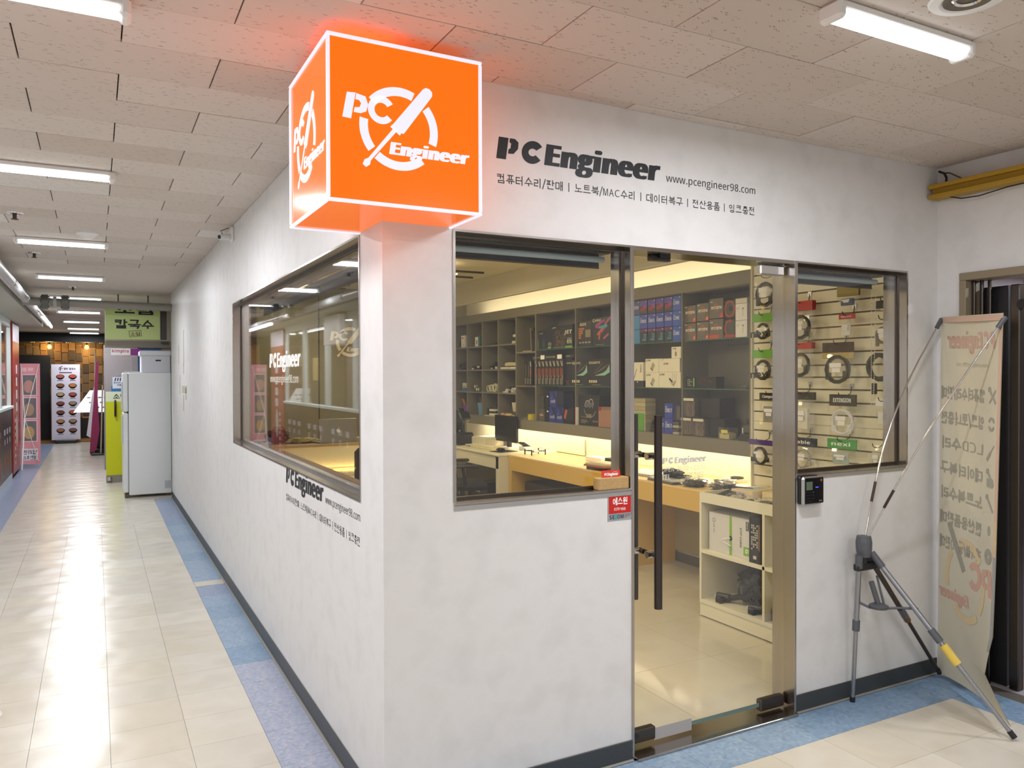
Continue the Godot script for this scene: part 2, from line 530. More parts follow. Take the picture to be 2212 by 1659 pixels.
func emblem_pc(b: MB) -> void:
	b.poly(PackedVector2Array([Vector2(-.166, .088), Vector2(-.139, .09), Vector2(-.153, .01), Vector2(-.18, .012)]), 0)
	b.poly(PackedVector2Array([Vector2(-.137, .089), Vector2(-.108, .083), Vector2(-.1, .06), Vector2(-.106, .038), Vector2(-.124, .03), Vector2(-.145, .031), Vector2(-.142, .046), Vector2(-.127, .048), Vector2(-.122, .06), Vector2(-.128, .069), Vector2(-.14, .07)]), 0)
	b.arc(-.058, .05, .043, .043, .021, 32, 322)

# the shop's name in heavy slanted letters: P built by hand with its slit, the rest from type
func shop_name(b: MB, x: float, y: float, h: float, w: float) -> void:
	var u := w / 9.3
	var sh := .14
	var keep := b.X
	b.X = keep * Transform3D(Basis(Vector3(1, 0, 0), Vector3(sh, 1, 0), Vector3(0, 0, 1)), Vector3(x, y, 0))
	b.rect(0, 0, u * .5, h)
	b.poly(PackedVector2Array([Vector2(u * .57, h), Vector2(u * .84, h), Vector2(u * 1.04, h * .86), Vector2(u * 1.06, h * .56), Vector2(u * .86, h * .3), Vector2(u * .57, h * .28), Vector2(u * .57, h * .48), Vector2(u * .66, h * .54), Vector2(u * .67, h * .76), Vector2(u * .57, h * .82)]), 0)
	b.arc(u * 1.84, h * .5, u * .58, h * .54, u * .36, 36, 324)
	b.X = keep
	latin(b, "Engineer", x + u * 2.62, y, h, u * 6.62, true, sh, u * .09)

# ------------------------------------------------------------------ lamps
func area(parent: Node3D, at: Vector3, size: Vector2, c: Color, energy: float, rot: Vector3) -> void:
	var l := AreaLight3D.new()
	l.name = "light"
	l.area_size = size; l.light_color = c; l.light_energy = energy
	l.area_range = 30.0; l.area_attenuation = 2.0; l.shadow_enabled = true
	l.position = at; l.rotation_degrees = rot
	parent.add_child(l, true)

func tube_lamp(at: Vector3, label: String, group: String, energy: float) -> Node3D:  # at: middle of the fitting where it meets the ceiling; long side along x
	var t := thing("ceiling_light", label, "ceiling light", at, 0.0, group)
	part("body", nb().bx(-.3, .3, -.03, 0, -.04, .04, .008), m.white_plastic, t)
	var d := nb()
	for i in 10:
		var a0 := PI + PI * i / 10.0
		var a1 := PI + PI * (i + 1) / 10.0
		var p := [Vector3(-.285, -.028 + sin(a0) * .024, cos(a0) * .037), Vector3(.285, -.028 + sin(a0) * .024, cos(a0) * .037), Vector3(.285, -.028 + sin(a1) * .024, cos(a1) * .037), Vector3(-.285, -.028 + sin(a1) * .024, cos(a1) * .037)]
		d.quad(p[0], p[1], p[2], p[3], Vector3(0, sin((a0 + a1) / 2), cos((a0 + a1) / 2)))
	part("diffuser", d, m.lamp_white, t)
	for s in [-1.0, 1.0]: part("end_cap", nb().bx(s * .302 - .016, s * .302 + .016, -.054, 0, -.041, .041, .01), m.white_plastic, t)
	area(t, Vector3(0, -.056, 0), Vector2(.56, .07), col("f6f8ff"), energy, Vector3(-90, 0, 0))
	return t

# ------------------------------------------------------------------ the shell of the place
func shell() -> void:
	var w := nb()
	w.bx(0, .12, 0, 1.09, -8.42, -.13).bx(0, .12, 2.08, CH + .02, -8.42, -.13).bx(0, .12, 1.09, 2.08, -8.42, -3.28).bx(0, .12, 1.09, 2.08, -.255, -.13)
	struct("wall_left", w, m.white_wall_paint)
	w = nb()
	w.bx(0, .262, 0, CH + .02, -.13, 0).bx(.262, 1.047, 0, 1.1, -.13, 0).bx(.262, 2.76, 2.08, CH + .02, -.13, 0).bx(1.972, 2.76, 0, 1.1, -.13, 0).bx(2.76, 3.6, 0, CH + .02, -.13, 0)
	struct("wall_front", w, m.white_wall_paint)
	w = nb()
	w.bx(3.0, 3.1, 0, CH + .02, 0, .125).bx(3.0, 3.1, 2.068, CH + .02, .125, 1.1).bx(3.0, 3.1, 0, CH + .02, 1.1, 4.3)
	struct("wall_right", w, m.white_wall_paint)
	struct("wall_rear", nb().bx(-2.1, 3.1, 0, CH + .02, 4.3, 4.4), m.white_wall_paint)
	struct("wall_opposite", nb().bx(-2.1, -2.0, 0, CH + .02, -4.6, 4.3), m.white_wall_paint)
	# shop room
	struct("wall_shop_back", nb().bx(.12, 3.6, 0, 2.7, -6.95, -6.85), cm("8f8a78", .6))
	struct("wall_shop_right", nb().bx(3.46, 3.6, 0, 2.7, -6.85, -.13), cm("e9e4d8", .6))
	struct("ceiling_shop", nb().bx(.12, 3.6, 2.63, 2.75, -6.95, -.13), m.cream_wall_paint)
	var fs := struct("floor_shop", nb().bx(.12, 3.6, -.06, -.004, -6.95, -.13), m.floor_joint)
	var xs := [.12, .335, .935, 1.535, 2.135, 2.735, 3.335, 3.46]
	for i in 7:
		var z := -.13
		for zz in [-.145, -.745, -1.345, -1.945, -2.545, -3.145, -3.745, -4.345, -4.945, -5.545, -6.145, -6.745, -6.85]:
			if z - zz > .03: part("floor_tile", nb().bx(xs[i] + .001, xs[i + 1] - .001, -.004, 0, zz + .001, z - .001), m.polished_porcelain, fs)
			z = zz
	struct("baseboard_shop", nb().bx(3.445, 3.46, 0, .075, -6.85, -.13), cm("5d5848", .5))
	# skirting of the outer walls: black vinyl with a worn lip on the floor
	var b := struct("baseboard_left", nb().bx(-.006, 0, .006, .086, -8.42, 0, .002), m.black_vinyl_skirting)
	part("lip", nb().bx(-.016, 0, 0, .008, -8.42, 0, .003), m.skirting_lip, b)
	b = struct("baseboard_front", nb().bx(-.006, 1.045, .006, .084, 0, .006, .002), m.black_vinyl_skirting)
	part("lip", nb().bx(-.016, 1.045, 0, .008, 0, .016, .003), m.skirting_lip, b)
	b = struct("baseboard_front", nb().bx(1.974, 3.0, .006, .084, 0, .006, .002), m.black_vinyl_skirting)
	part("lip", nb().bx(1.974, 3.0, 0, .008, 0, .016, .003), m.skirting_lip, b)

func floor_and_ceiling() -> void:
	var f := struct("floor", nb().bx(-2.0, 3.1, -.08, -.004, -6.663, 1.137), m.floor_joint)
	struct("floor", nb().bx(-1.72, 3.1, -.08, 0, 1.137, 4.3), m.vinyl_beige_0)
	struct("floor", nb().bx(-1.72, -.22, -.08, 0, -20.2, -6.663).bx(-.22, 3.0, -.08, 0, -20.2, -8.42), m.vinyl_beige_1)
	struct("floor", nb().bx(-3.0, -1.72, -.08, 0, -20.2, -6.663).bx(-.22, 0, -.08, 0, -8.42, -6.663).bx(-2.0, -1.72, -.08, 0, 1.137, 4.3), m.vinyl_blue_3)
	var g := .0007
	for r in 26:
		var z1 := 1.137 - .3 * r
		var z0 := z1 - .3
		if r < 3:
			for k in 11:
				var x0 := -.22 + .2985 * k
				var last := k == 10
				part("floor_tile", nb().bx(x0 + g, (3.0 if last else x0 + .2985) - g, -.004, 0, z0 + g, z1 - g), m["vinyl_blue_0"] if last else m["vinyl_beige_%d" % (rng.randi() % 4)], f)
		else:
			var blue: StandardMaterial3D = m.vinyl_blue_2 if z1 > -1.7 else (m.vinyl_blue_1 if r % 3 != 1 else m.vinyl_blue_0)
			if r == 15: blue = m.vinyl_blue_3
			if r == 3:
				for k in 10: part("floor_tile", nb().bx(-.22 + .2985 * k + g, -.22 + .2985 * (k + 1) - g, -.004, 0, .012, z1 - g), [m.vinyl_blue_1, m.vinyl_blue_0][1 if k > 6 else 0], f)
				part("floor_tile", nb().bx(-.22 + .2985 * 10 + g, 3.0, -.004, 0, .012, z1 - g), m.vinyl_blue_0, f)
			else:
				if r == 16:
					part("floor_tile", nb().bx(-.22 + g, -.012, -.004, 0, z0 + .16, z1 - g), m.vinyl_beige_3, f)
					part("floor_tile", nb().bx(-.22 + g, -.012, -.004, 0, z0 + g, z0 + .16), m.vinyl_blue_1, f)
				else: part("floor_tile", nb().bx(-.22 + g, -.012, -.004, 0, z0 + g, z1 - g), blue, f)
		for k in 5:
			if r >= 1: part("floor_tile", nb().bx(-.52 - .3 * k + g, -.22 - .3 * k - g, -.004, 0, z0 + g, z1 - g), m["vinyl_beige_%d" % (rng.randi() % 4)], f)
		part("floor_tile", nb().bx(-2.0, -1.72 - g, -.004, 0, z0 + g, z1 - g), m.vinyl_blue_3, f)
	# ceiling boards, 0.6 by 0.3, laid in broken bond
	var c := struct("ceiling", nb().bx(-2.0, 3.1, CH + .014, CH + .1, -5.936, 1.564), m.ceiling_gap)
	struct("ceiling", nb().bx(-2.1, 3.1, CH, CH + .1, 1.564, 4.4).bx(-3.0, 0.0, CH, CH + .1, -20.2, -5.936).bx(0, 3, CH, CH + .1, -20.2, -8.42), m.fissured_ceiling_board)
	for i in range(-20, 5):
		var z0 := .064 + .3 * i
		var xe := 3.0 if i >= -1 else 0.0
		var x := -.485 if i % 2 == 0 else -.785
		while x > -2.0: x -= .6
		while x < xe:
			var a := maxf(x, -2.0 if i != -1 or x < -.2 else -2.0) + .0025
			var e := minf(x + .6, xe) - .0018
			if i == -1 and a < 0.0 and e > 0.0:
				part("ceiling_board", nb().bx(0.001, e, CH, CH + .014, .001, z0 + .2988, .0012), m.fissured_ceiling_board, c)
				e = -.001
			if e - a > .02:
				var dy := absf(rng.randfn(0, .0012))
				var k := 2 if rng.randf() < .08 else rng.randi() % 2
				part("ceiling_board", nb().bx(a, e, CH - dy, CH + .014, (.001 if i == -1 and a > -.004 else z0 + .0012 + (.002 if rng.randf() < .3 else 0.0)), z0 + .2988, .0012), m["ceiling_board_%d" % k] if rng.randf() < .55 else m.fissured_ceiling_board, c)
			x += .6

# a stainless lining round a hole in the front wall or the side wall: lining plates, a bright outer edge, glazing bead
func windows() -> void:
	# window_1, in the long wall (x = 0), z -3.28 .. -0.255
	var w := struct("window_1", nb().bx(-.004, .12, 2.072, 2.08, -3.28, -.255), m.stainless_steel)
	part("lining", nb().bx(-.004, .12, 1.09, 1.098, -3.28, -.255), m.stainless_steel, w)
	part("lining", nb().bx(-.004, .12, 1.098, 2.072, -3.28, -3.272), m.stainless_steel, w)
	part("lining", nb().bx(-.004, .12, 1.098, 2.072, -.263, -.255), m.stainless_steel, w)
	var fr := nb()
	for y in [1.098, 2.058]: fr.bx(.046, .064, y, y + .014, -3.272, -.263)
	for z in [-3.272, -.275]: fr.bx(.046, .064, 1.112, 2.058, z, z + .012)
	part("glazing_bead", fr, m.dark_stainless, w)
	part("pane", nb().bx(.052, .058, 1.112, 2.058, -3.26, -.275), m.window_glass, w)
	part("inner_frame", nb().bx(.12, .16, 1.06, 1.1, -3.34, -.2).bx(.12, .16, 2.06, 2.1, -3.34, -.2).bx(.12, .16, 1.1, 2.06, -3.34, -3.28).bx(.12, .16, 1.1, 2.06, -.255, -.2), cm("6a5238", .5), w)
	# window_2 and window_3 on either side of the door
	for k in 2:
		var x0: float = [.262, 1.972][k]
		var x1: float = [1.042, 2.76][k]
		w = struct("window_%d" % (k + 2), nb().bx(x0, x1, 2.072, 2.08, -.13, .004), m.stainless_steel)
		part("sill", nb().bx(x0, x1, 1.092, 1.104, -.13, .006, .002), m.stainless_steel, w)
		part("lining", nb().bx(x0 - .002, x0 + .008, 1.104, 2.072, -.13, .004), m.stainless_steel, w)
		part("lining", nb().bx(x1 - .008, x1 + .002, 1.104, 2.072, -.13, .004), m.stainless_steel, w)
		fr = nb()
		for y in [1.104, 2.06]: fr.bx(x0 + .008, x1 - .008, y, y + .012, -.058, -.044)
		for x in [x0 + .008, x1 - .018]: fr.bx(x, x + .01, 1.116, 2.06, -.058, -.044)
		part("glazing_bead", fr, m.dark_stainless, w)
		part("pane", nb().bx(x0 + .018, x1 - .018, 1.116, 2.06, -.054, -.048), m.window_glass, w)
		part("sill_strip", nb().bx(x0, x1, 1.075, 1.092, 0, .004, .001), m.aluminium, w)
	# trim plates between the openings
	struct("trim_1", nb().bx(1.042, 1.054, 0, 2.08, -.13, .005, .001), m.stainless_steel)
	struct("trim_2", nb().bx(1.96, 1.972, 0, 2.08, -.13, .005, .001), m.stainless_steel)
	struct("trim_3", nb().bx(1.054, 1.96, 2.064, 2.08, -.13, .005, .001), m.stainless_steel)
	struct("trim_4", nb().bx(1.054, 1.96, 0, .012, -.13, .03, .002), m.stainless_steel)

func glass_door() -> void:
	var d := struct("door_1", nb().bx(1.062, 1.95, .05, 2.05, -.066, -.056), m.window_glass)
	d.set_meta("label", "frameless glass entrance door with long bar handles")
	for k in 2:
		var z: float = [.025, -.135][k]
		var h := part("handle", nb().cyl(Vector3(1.158, .605, z), Vector3(1.158, 1.394, z), .0165, 20), m.bronze_bar, d)
		for y in [.82, 1.225]:
			part("bracket", nb().cyl(Vector3(1.158, y, z), Vector3(1.158, y, -.066 if k == 1 else -.056), .011, 12), m.bronze_bar, h)
			part("clamp", nb().cyl(Vector3(1.13, y, z * .55 - .03), Vector3(1.165, y, z * .55 - .03), .015, 14), m.chrome, h)
	var p := part("lock_patch", nb().bx(1.066, 1.2, .034, .088, -.078, -.044, .004), m.dark_stainless, d)
	part("keyhole", nb().cyl(Vector3(1.1, .064, -.046), Vector3(1.1, .064, -.042), .013, 14), m.bronze_bar, p)
	p = part("pivot_patch", nb().bx(1.8, 1.95, .022, .076, -.078, -.044, .006), m.dark_stainless, d)
	p = part("top_patch", nb().bx(1.798, 1.948, 2.014, 2.062, -.078, -.044, .006), m.chrome, d)
	part("catch", nb().bx(1.195, 1.3, 2.04, 2.064, -.095, -.065, .003).bx(1.23, 1.285, 2.052, 2.068, -.1, -.05), m.black_plastic, d)
	part("edge_film", nb().bx(1.2, 1.402, .024, .075, -.0555, -.0545), cm("a9a7a6", .5), d, "frosted strip along the foot of the glass")
	part("edge_band", nb().bx(1.402, 1.8, .044, .062, -.0555, -.0545), cm("6a7f78", .3), d)
	var t := nb(Transform3D(Basis(), Vector3(1.242, 0, -.0548)))
	shop_name(t, 0, 1.183, .026, .24)
	latin(t, "OPEN  09:00 ~ 20:00", 0, 1.149, .02, .236)
	latin(t, "TEL", .0, 1.116, .022, .045, true)
	latin(t, "-705-2407", .118, 1.118, .02, .11)
	part("opening_hours", t, cm("c9c6bd", .6), d, "pale lettering with the opening hours")

func door_right() -> void:
	var d := struct("door_2", nb().bx(2.985, 3.115, 2.03, 2.068, .125, 1.1, .003), cm("8d8068", .4))
	part("frame", nb().bx(2.985, 3.115, 0, 2.03, .125, .16, .003), cm("8d8068", .4), d)
	part("frame", nb().bx(2.985, 3.115, 0, 2.03, 1.065, 1.1, .003), cm("8d8068", .4), d)
	for k in 3: part("track_rail", nb().bx(3.03 + .03 * k, 3.045 + .03 * k, 0, 2.03, .162 + .022 * k, .178 + .022 * k, .003), m.dark_stainless, d)
	part("leaf", nb().bx(3.135, 3.165, .0, 2.0, .14, .28, .004), m.black_plastic, d)
	part("stile", nb().bx(3.12, 3.17, .0, 2.0, .3, .345, .004), m.dark_stainless, d)
	part("roller", nb().cyl(Vector3(3.11, 1.9, .36), Vector3(3.15, 1.9, .36), .025, 16), m.black_plastic, d)
	# the neighbouring unit behind it: bright, pinkish poster wall and grey floor
	struct("floor_next", nb().bx(3.1, 7.0, -.08, 0, 0.0, 4.3), cm("a09aa0", .35))
	struct("ceiling_next", nb().bx(3.1, 7.0, 2.6, 2.7, 0.0, 4.3), m.white_wall_paint)
	var w := struct("wall_next", nb().bx(6.9, 7.0, 0, 2.6, 0.1, 4.3).bx(3.1, 7.0, 0, 2.6, 0.0, .1).bx(3.1, 7.0, 0, 2.6, 4.2, 4.3), cm("b3a9ab", .6))
	part("dark_band", nb().bx(3.9, 6.9, .93, 1.1, .1, .11).bx(3.9, 6.9, .42, .52, .1, .11), cm("2b2226", .5), w)
	part("poster", nb().bx(3.6, 6.4, 1.28, 2.12, .1, .115), cm("f3d6da", .6), w)
	part("beam", nb().bx(3.2, 7.0, 2.15, 2.6, .1, .35), cm("5a464a", .7), w)
	var t := tube_lamp(Vector3(4.6, 2.6, 1.4), "bright ceiling tube in the next unit beyond the side doorway", "", 5.0)
	t.rotation_degrees.y = 90

func camera_and_light() -> void:
	var cam := Camera3D.new()
	cam.name = "camera"
	cam.fov = 52.1825
	cam.near = .05; cam.far = 60.0
	cam.position = Vector3(-.86435, 1.555, 2.5654)
	cam.rotation_degrees = Vector3(-.5589, -27.9723, -.1564)
	add_child(cam)
	cam.current = true
	var we := WorldEnvironment.new()
	we.name = "surroundings"
	var e := Environment.new()
	e.background_mode = Environment.BG_COLOR
	e.background_color = Color.BLACK
	e.ambient_light_source = Environment.AMBIENT_SOURCE_DISABLED
	e.tonemap_mode = Environment.TONE_MAPPER_LINEAR
	e.tonemap_exposure = EXPOSURE
	e.sdfgi_enabled = true; e.ssao_enabled = true; e.ssil_enabled = true
	we.environment = e
	add_child(we)






func lamps() -> void:
	glow("lamp_white", col("f8faff"), 3.0)
	glow("lamp_warm", Color(1.0, .93, .74), 2.2)
	glow("lamp_amber", Color(1.0, .8, .42), 3.5)
	var zs := [.065, -2.04, -4.44, -6.84, -9.24, -11.7, -14.15, -16.5, -18.3]
	for i in zs.size():
		tube_lamp(Vector3(-1.085, CH, zs[i]), ["white tube light over the corridor mouth, cut by the left picture edge", "second white tube light down the corridor", "third white tube light down the corridor", "fourth white tube light, just before the flanged pipe", "white tube light hidden above the flanged pipe", "first white tube light beyond the pipe", "second white tube light beyond the pipe", "last bright tube light before the black end beam", "tube light above the end of the corridor"][i], "tube lights along the corridor", E_TUBE)
	tube_lamp(Vector3(1.315, CH, 1.0), "white tube light on the ceiling at the upper right, beside the round speaker", "", E_TUBE)
	tube_lamp(Vector3(1.315, CH, 3.4), "tube light behind the viewer on the right", "tube lights in front of the shop", E_TUBE)
	tube_lamp(Vector3(-1.085, CH, 2.465), "tube light behind the viewer on the left", "tube lights in front of the shop", E_TUBE)
	# shop: flat panels under dark rails
	for i in 4:
		var p: Vector3 = [Vector3(2.05, 2.52, -4.35), Vector3(1.6, 2.52, -2.2), Vector3(1.2, 2.52, -5.9), Vector3(.75, 2.52, -.9)][i]
		var t := thing("panel_light", ["flat warm panel light under dark rails, top left of the small front window", "warm panel light over the shop's entrance", "warm panel light near the shop's back wall", "warm panel light by the long side window"][i], "panel light", p, 0.0, "panel lights inside the shop")
		part("diffuser", nb().bx(-.3, .1, -.006, .006, -.16, .16, .002), m.lamp_warm, t)
		part("rail", nb().bx(-.36, .42, .012, .03, -.2, -.185), cm("4a4030", .5), t)
		part("rail", nb().bx(-.36, .36, .012, .03, .175, .19), cm("4a4030", .5), t)
		part("hanger", nb().cyl(Vector3(0, .03, -.19), Vector3(0, .11, -.19), .004, 6).cyl(Vector3(0, .03, .18), Vector3(0, .11, .18), .004, 6), cm("4a4030", .5), t)
		area(t, Vector3(-.1, -.012, 0), Vector2(.38, .3), WARM, E_SHOP, Vector3(-90, 0, 0))

# ------------------------------------------------------------------ things outside the shop
func side(x: float, y: float, z: float) -> Transform3D:  # drawing plane that faces -x; its own x runs along +z
	return Transform3D(Basis(Vector3(0, 0, 1), Vector3(0, 1, 0), Vector3(-1, 0, 0)), Vector3(x, y, z))

func front(x: float, y: float, z: float) -> Transform3D:
	return Transform3D(Basis(), Vector3(x, y, z))

func sign_cube() -> void:
	var t := thing("lightbox_sign", "glowing orange cube sign with a white screwdriver emblem, hung round the shop's corner", "sign", Vector3(0, 2.084, 0))
	var og := mat("orange_acrylic", col("6e2a00"), 0.16)
	og.emission_enabled = true; og.emission = Color(1.0, .44, .02); og.emission_energy_multiplier = .93
	var ob: StandardMaterial3D = og.duplicate()
	ob.emission_energy_multiplier = .72
	var wh := mat("white_sign_film", col("8a8a90"), 0.3)
	wh.emission_enabled = true; wh.emission = col("f1f0ff"); wh.emission_energy_multiplier = .8
	var h := .491
	part("face_panel", nb().bx(-.246, .246, .004, h - .004, .244, .249), og, t)
	part("face_panel", nb().bx(-.249, -.244, .004, h - .004, -.246, .246), og, t)
	part("face_panel", nb().bx(.244, .249, .004, h - .004, .002, .246), og, t)
	part("face_panel", nb().bx(-.246, -.002, .004, h - .004, -.249, -.244), og, t)
	part("bottom_panel", nb().bx(-.246, -.002, 0, .005, -.246, .246).bx(-.002, .246, 0, .005, .002, .246), ob, t)
	part("top_panel", nb().bx(-.246, -.002, h - .005, h, -.246, .246).bx(-.002, .246, h - .005, h, .002, .246), og, t)
	var e := nb()
	var r := .0055
	for y in [0.0, h]:
		e.bx(-.25 - r, .25 + r, y - r, y + r, .25 - r, .25 + r, .003).bx(-.25 - r, -.25 + r, y - r, y + r, -.25 - r, .25 - r, .003).bx(.25 - r, .25 + r, y - r, y + r, 0, .25 - r, .003).bx(-.25 + r, 0, y - r, y + r, -.25 - r, -.25 + r, .003)
	for p in [Vector2(-.25, .25), Vector2(.25, .25), Vector2(-.25, -.25)]: e.bx(p.x - r, p.x + r, r, h - r, p.y - r, p.y + r, .003)
	part("edge_trim", e, wh, t, "white edge profile of the cube")
	var b := nb(front(-.027, .238, .2502))
	emblem(b)
	part("emblem", b, wh, t, "white emblem with a screwdriver across a ring")
	b = nb(side(-.2502, .238, -.027))
	emblem(b)
	part("emblem", b, wh, t, "white emblem with a screwdriver across a ring")
	area(t, Vector3(0, .245, .262), Vector2(.46, .46), Color(1, .42, .06), .05, Vector3(0, 180, 0))
	area(t, Vector3(-.262, .245, 0), Vector2(.46, .46), Color(1, .42, .06), .05, Vector3(0, 90, 0))
	area(t, Vector3(-.12, -.012, .12), Vector2(.2, .2), Color(1, .42, .06), .03, Vector3(-90, 0, 0))
	area(t, Vector3(-.12, h + .012, .12), Vector2(.2, .2), Color(1, .25, .08), .05, Vector3(90, 0, 0))
	area(t, Vector3(.262, .245, .12), Vector2(.2, .46), Color(1, .42, .06), .03, Vector3(0, -90, 0))

const SERVICES := "컴퓨터수리/판매 | 노트북/MAC수리 | 데이터복구 | 전산용품 | 잉크충전"

func lettering() -> void:
	for k in 2:
		var t := thing("wall_lettering", ["large black shop name and service list on the white front wall above the door", "black shop name and service list low on the long white wall, under the side window"][k], "lettering", [Vector3(.435, 2.265, .0006), Vector3(-.0006, .923, -1.55)][k], [0.0, -90.0][k])
		var y0: float = [.0885, .09][k]
		var b := nb()
		shop_name(b, 0, y0, .08, .745)
		part("shop_name", b, m.letter_black, t)
		b = nb()
		latin(b, "www.pcengineer98.com", .785, y0 + .004, .031, .499)
		part("web_address", b, m.letter_black, t)
		var adv := 0.0
		for ch in SERVICES: adv += 1.0 if ch.unicode_at(0) >= 0xAC00 else (0.42 if ch in " /|" else 0.72)
		var at := 0.0
		for word in SERVICES.split(" "):
			var wd := 0.0
			for ch in word: wd += 1.0 if ch.unicode_at(0) >= 0xAC00 else (0.42 if ch in " /|" else 0.72)
			b = nb()
			korean(b, word, at * 1.283 / adv, 0, .037, wd * 1.283 / adv, .0034)
			part("service_words", b, m.letter_black, t)
			at += wd + .42
	var t := thing("glass_lettering", "white shop name and web address stuck on the side window pane", "lettering", Vector3(.0515, 1.5, -2.24), -90.0)
	var b := nb()
	shop_name(b, 0, .11, .082, .79)
	part("shop_name", b, m.letter_white, t)
	b = nb()
	latin(b, "www.pcengineer98.com", .02, .025, .042, .73)
	part("web_address", b, cm("d8d8d2", .6), t)

func small_front_things() -> void:
	# security notice
	var t := thing("security_sticker", "red and grey security notice stuck under the small front window, left of the door", "sticker", Vector3(.926, .978, .0))
	part("plate", nb().bx(0, .117, 0, .113, 0, .0016), cm("9b9a9c", .4), t)
	part("red_field", nb().bx(.005, .112, .029, .109, .0016, .0022), cm("c21810", .4), t)
	var b := nb(front(0, 0, .0026))
	korean(b, "에스원", .022, .064, .03, .075, .0042)
	latin(b, "CCTV", .03, .041, .0105, .027, true)
	korean(b, "작동중", .06, .04, .012, .026, .0014)
	korean(b, "언제나 안심", .074, .1, .006, .035, .0008)
	part("print", b, m.letter_white, t)
	b = nb(front(0, 0, .002))
	latin(b, "SE", .008, .007, .0165, .024, true)
	latin(b, "OM", .046, .007, .0165, .03, true)
	part("logo_letters", b, cm("182442", .5), t)
	part("logo_square", nb(front(0, 0, .002)).rect(.033, .005, .0455, .026), cm("3e9aa0", .5), t)
	b = nb(front(0, 0, .002))
	for k in 4: b.rect(.08, .009 + .0045 * k, [.092, .106, .11, .114][k], .011 + .0045 * k)
	part("fine_print", b, cm("6d6d72", .5), t)
	# wooden card holder with a red card
	t = thing("card_holder", "pale wooden block with a slot for cards, on the sill of the small front window", "card holder", Vector3(.956, 1.104, -.018))
	part("block", nb().bx(-.072, .072, 0, .047, -.022, .022, .0025), m.pale_wood, t)
	var c := thing("business_card", "red business card standing in the wooden block", "card", Vector3(.956, 1.138, -.018))
	c.rotation_degrees.x = -6
	part("card", nb().bx(-.045, .045, 0, .04, -.0006, .0006), cm("cf3a2c", .5), c)
	b = nb(front(0, 0, .0009))
	shop_name(b, -.032, .019, .0105, .066)
	latin(b, "SERVICE", .012, .031, .003, .02)
	part("print", b, m.letter_white, c)
	# access reader
	t = thing("access_reader", "black and silver fingerprint entry reader with a small screen, right of the door frame", "entry reader", Vector3(2.04, .962, 0))
	part("back_box", nb().bx(-.064, .062, .002, .13, 0, .02, .006), m.black_plastic, t)
	part("silver_case", nb().bx(-.066, .067, -.001, .13, .02, .042, .012), m.aluminium, t)
	part("face", nb().bx(-.058, .063, .006, .125, .04, .0465, .006), mat("gloss_black", col("0b0b0d"), .15), t)
	part("screen", nb().bx(-.052, -.012, .07, .108, .0466, .0472), cm("5a6a55", .2), t, "greenish status screen")
	var led := mat("blue_led_light", col("2030ff"), .4)
	led.emission_enabled = true; led.emission = col("3a4cff"); led.emission_energy_multiplier = 2.5
	part("status_light", nb().bx(.008, .026, .079, .0825, .0466, .0474), led, t, "blue status light bar")
	part("red_badge", nb(front(.044, .112, .0475)).disc(0, 0, .006, .006), cm("a4503a", .4), t)
	b = nb(front(0, 0, .0473))
	for r in 4: for q in 4:
		if not (r == 3 and q == 3): latin(b, [["1", "2", "3", "ESC"], ["4", "5", "6", "F1"], ["7", "8", "9", "F2"], ["*", "0", "#", ""]][r][q], -.048 + .0125 * q, .058 - .014 * r, .0035)
	latin(b, "UBIO", .03, .015, .0055, .02, true)
	part("keypad_print", b, cm("8f9a9a", .5), t)

func blinds() -> void:
	for k in 2:
		var x0: float = [.3, 2.02][k]
		var x1: float = [1.02, 2.74][k]
		var t := thing("roller_blind", ["rolled-up navy roller blind at the top of the small front window left of the door", "rolled-up navy roller blind with a bead chain, in the window right of the door"][k], "roller blind", Vector3(x0, 2.0, -.17))
		wpart("roller", nb().cyl(Vector3(x0, 2.042, -.165), Vector3(x1, 2.042, -.165), .013, 20), cm("9fb3bb", .35), t)
		wpart("cassette", nb().bx(x0 - .02, x1 + .02, 2.065, 2.12, -.22, -.135, .004), cm("20282b", .5), t)
		wpart("fabric", nb().bx(x0 + .01, x1 - .01, 2.012, 2.066, -.1835, -.182), cm("17253c", .8), t)
		wpart("hem_bar", nb().bx(x0 + .01, x1 - .01, 2.006, 2.014, -.188, -.178, .002), cm("40392c", .5), t)
		if k == 1:
			var bd := nb()
			for s in 2:
				for i in 72: bd.lathe([Vector2(0, -.0035), Vector2(.0035, 0), Vector2(0, .0035)], 5, Vector3(x1 - .028 + s * .022 - .00025 * s * i, 2.0 - .0086 * i, -.17 + s * .01))
			wpart("bead_chain", bd, cm("d8d5c8", .35), t)
	var t := thing("roller_blind", "rolled-up dark roller blind along the top of the long side window", "roller blind", Vector3(.19, 2.02, -3.2))
	wpart("roller", nb().cyl(Vector3(.19, 2.055, -3.26), Vector3(.19, 2.055, -.28), .014, 20), cm("3a4a58", .4), t)
	wpart("fabric", nb().bx(.206, .208, 2.0, 2.06, -3.25, -.29), cm("17253c", .8), t)
	wpart("hem_bar", nb().bx(.202, .212, 1.994, 2.002, -3.25, -.29), cm("40392c", .5), t)

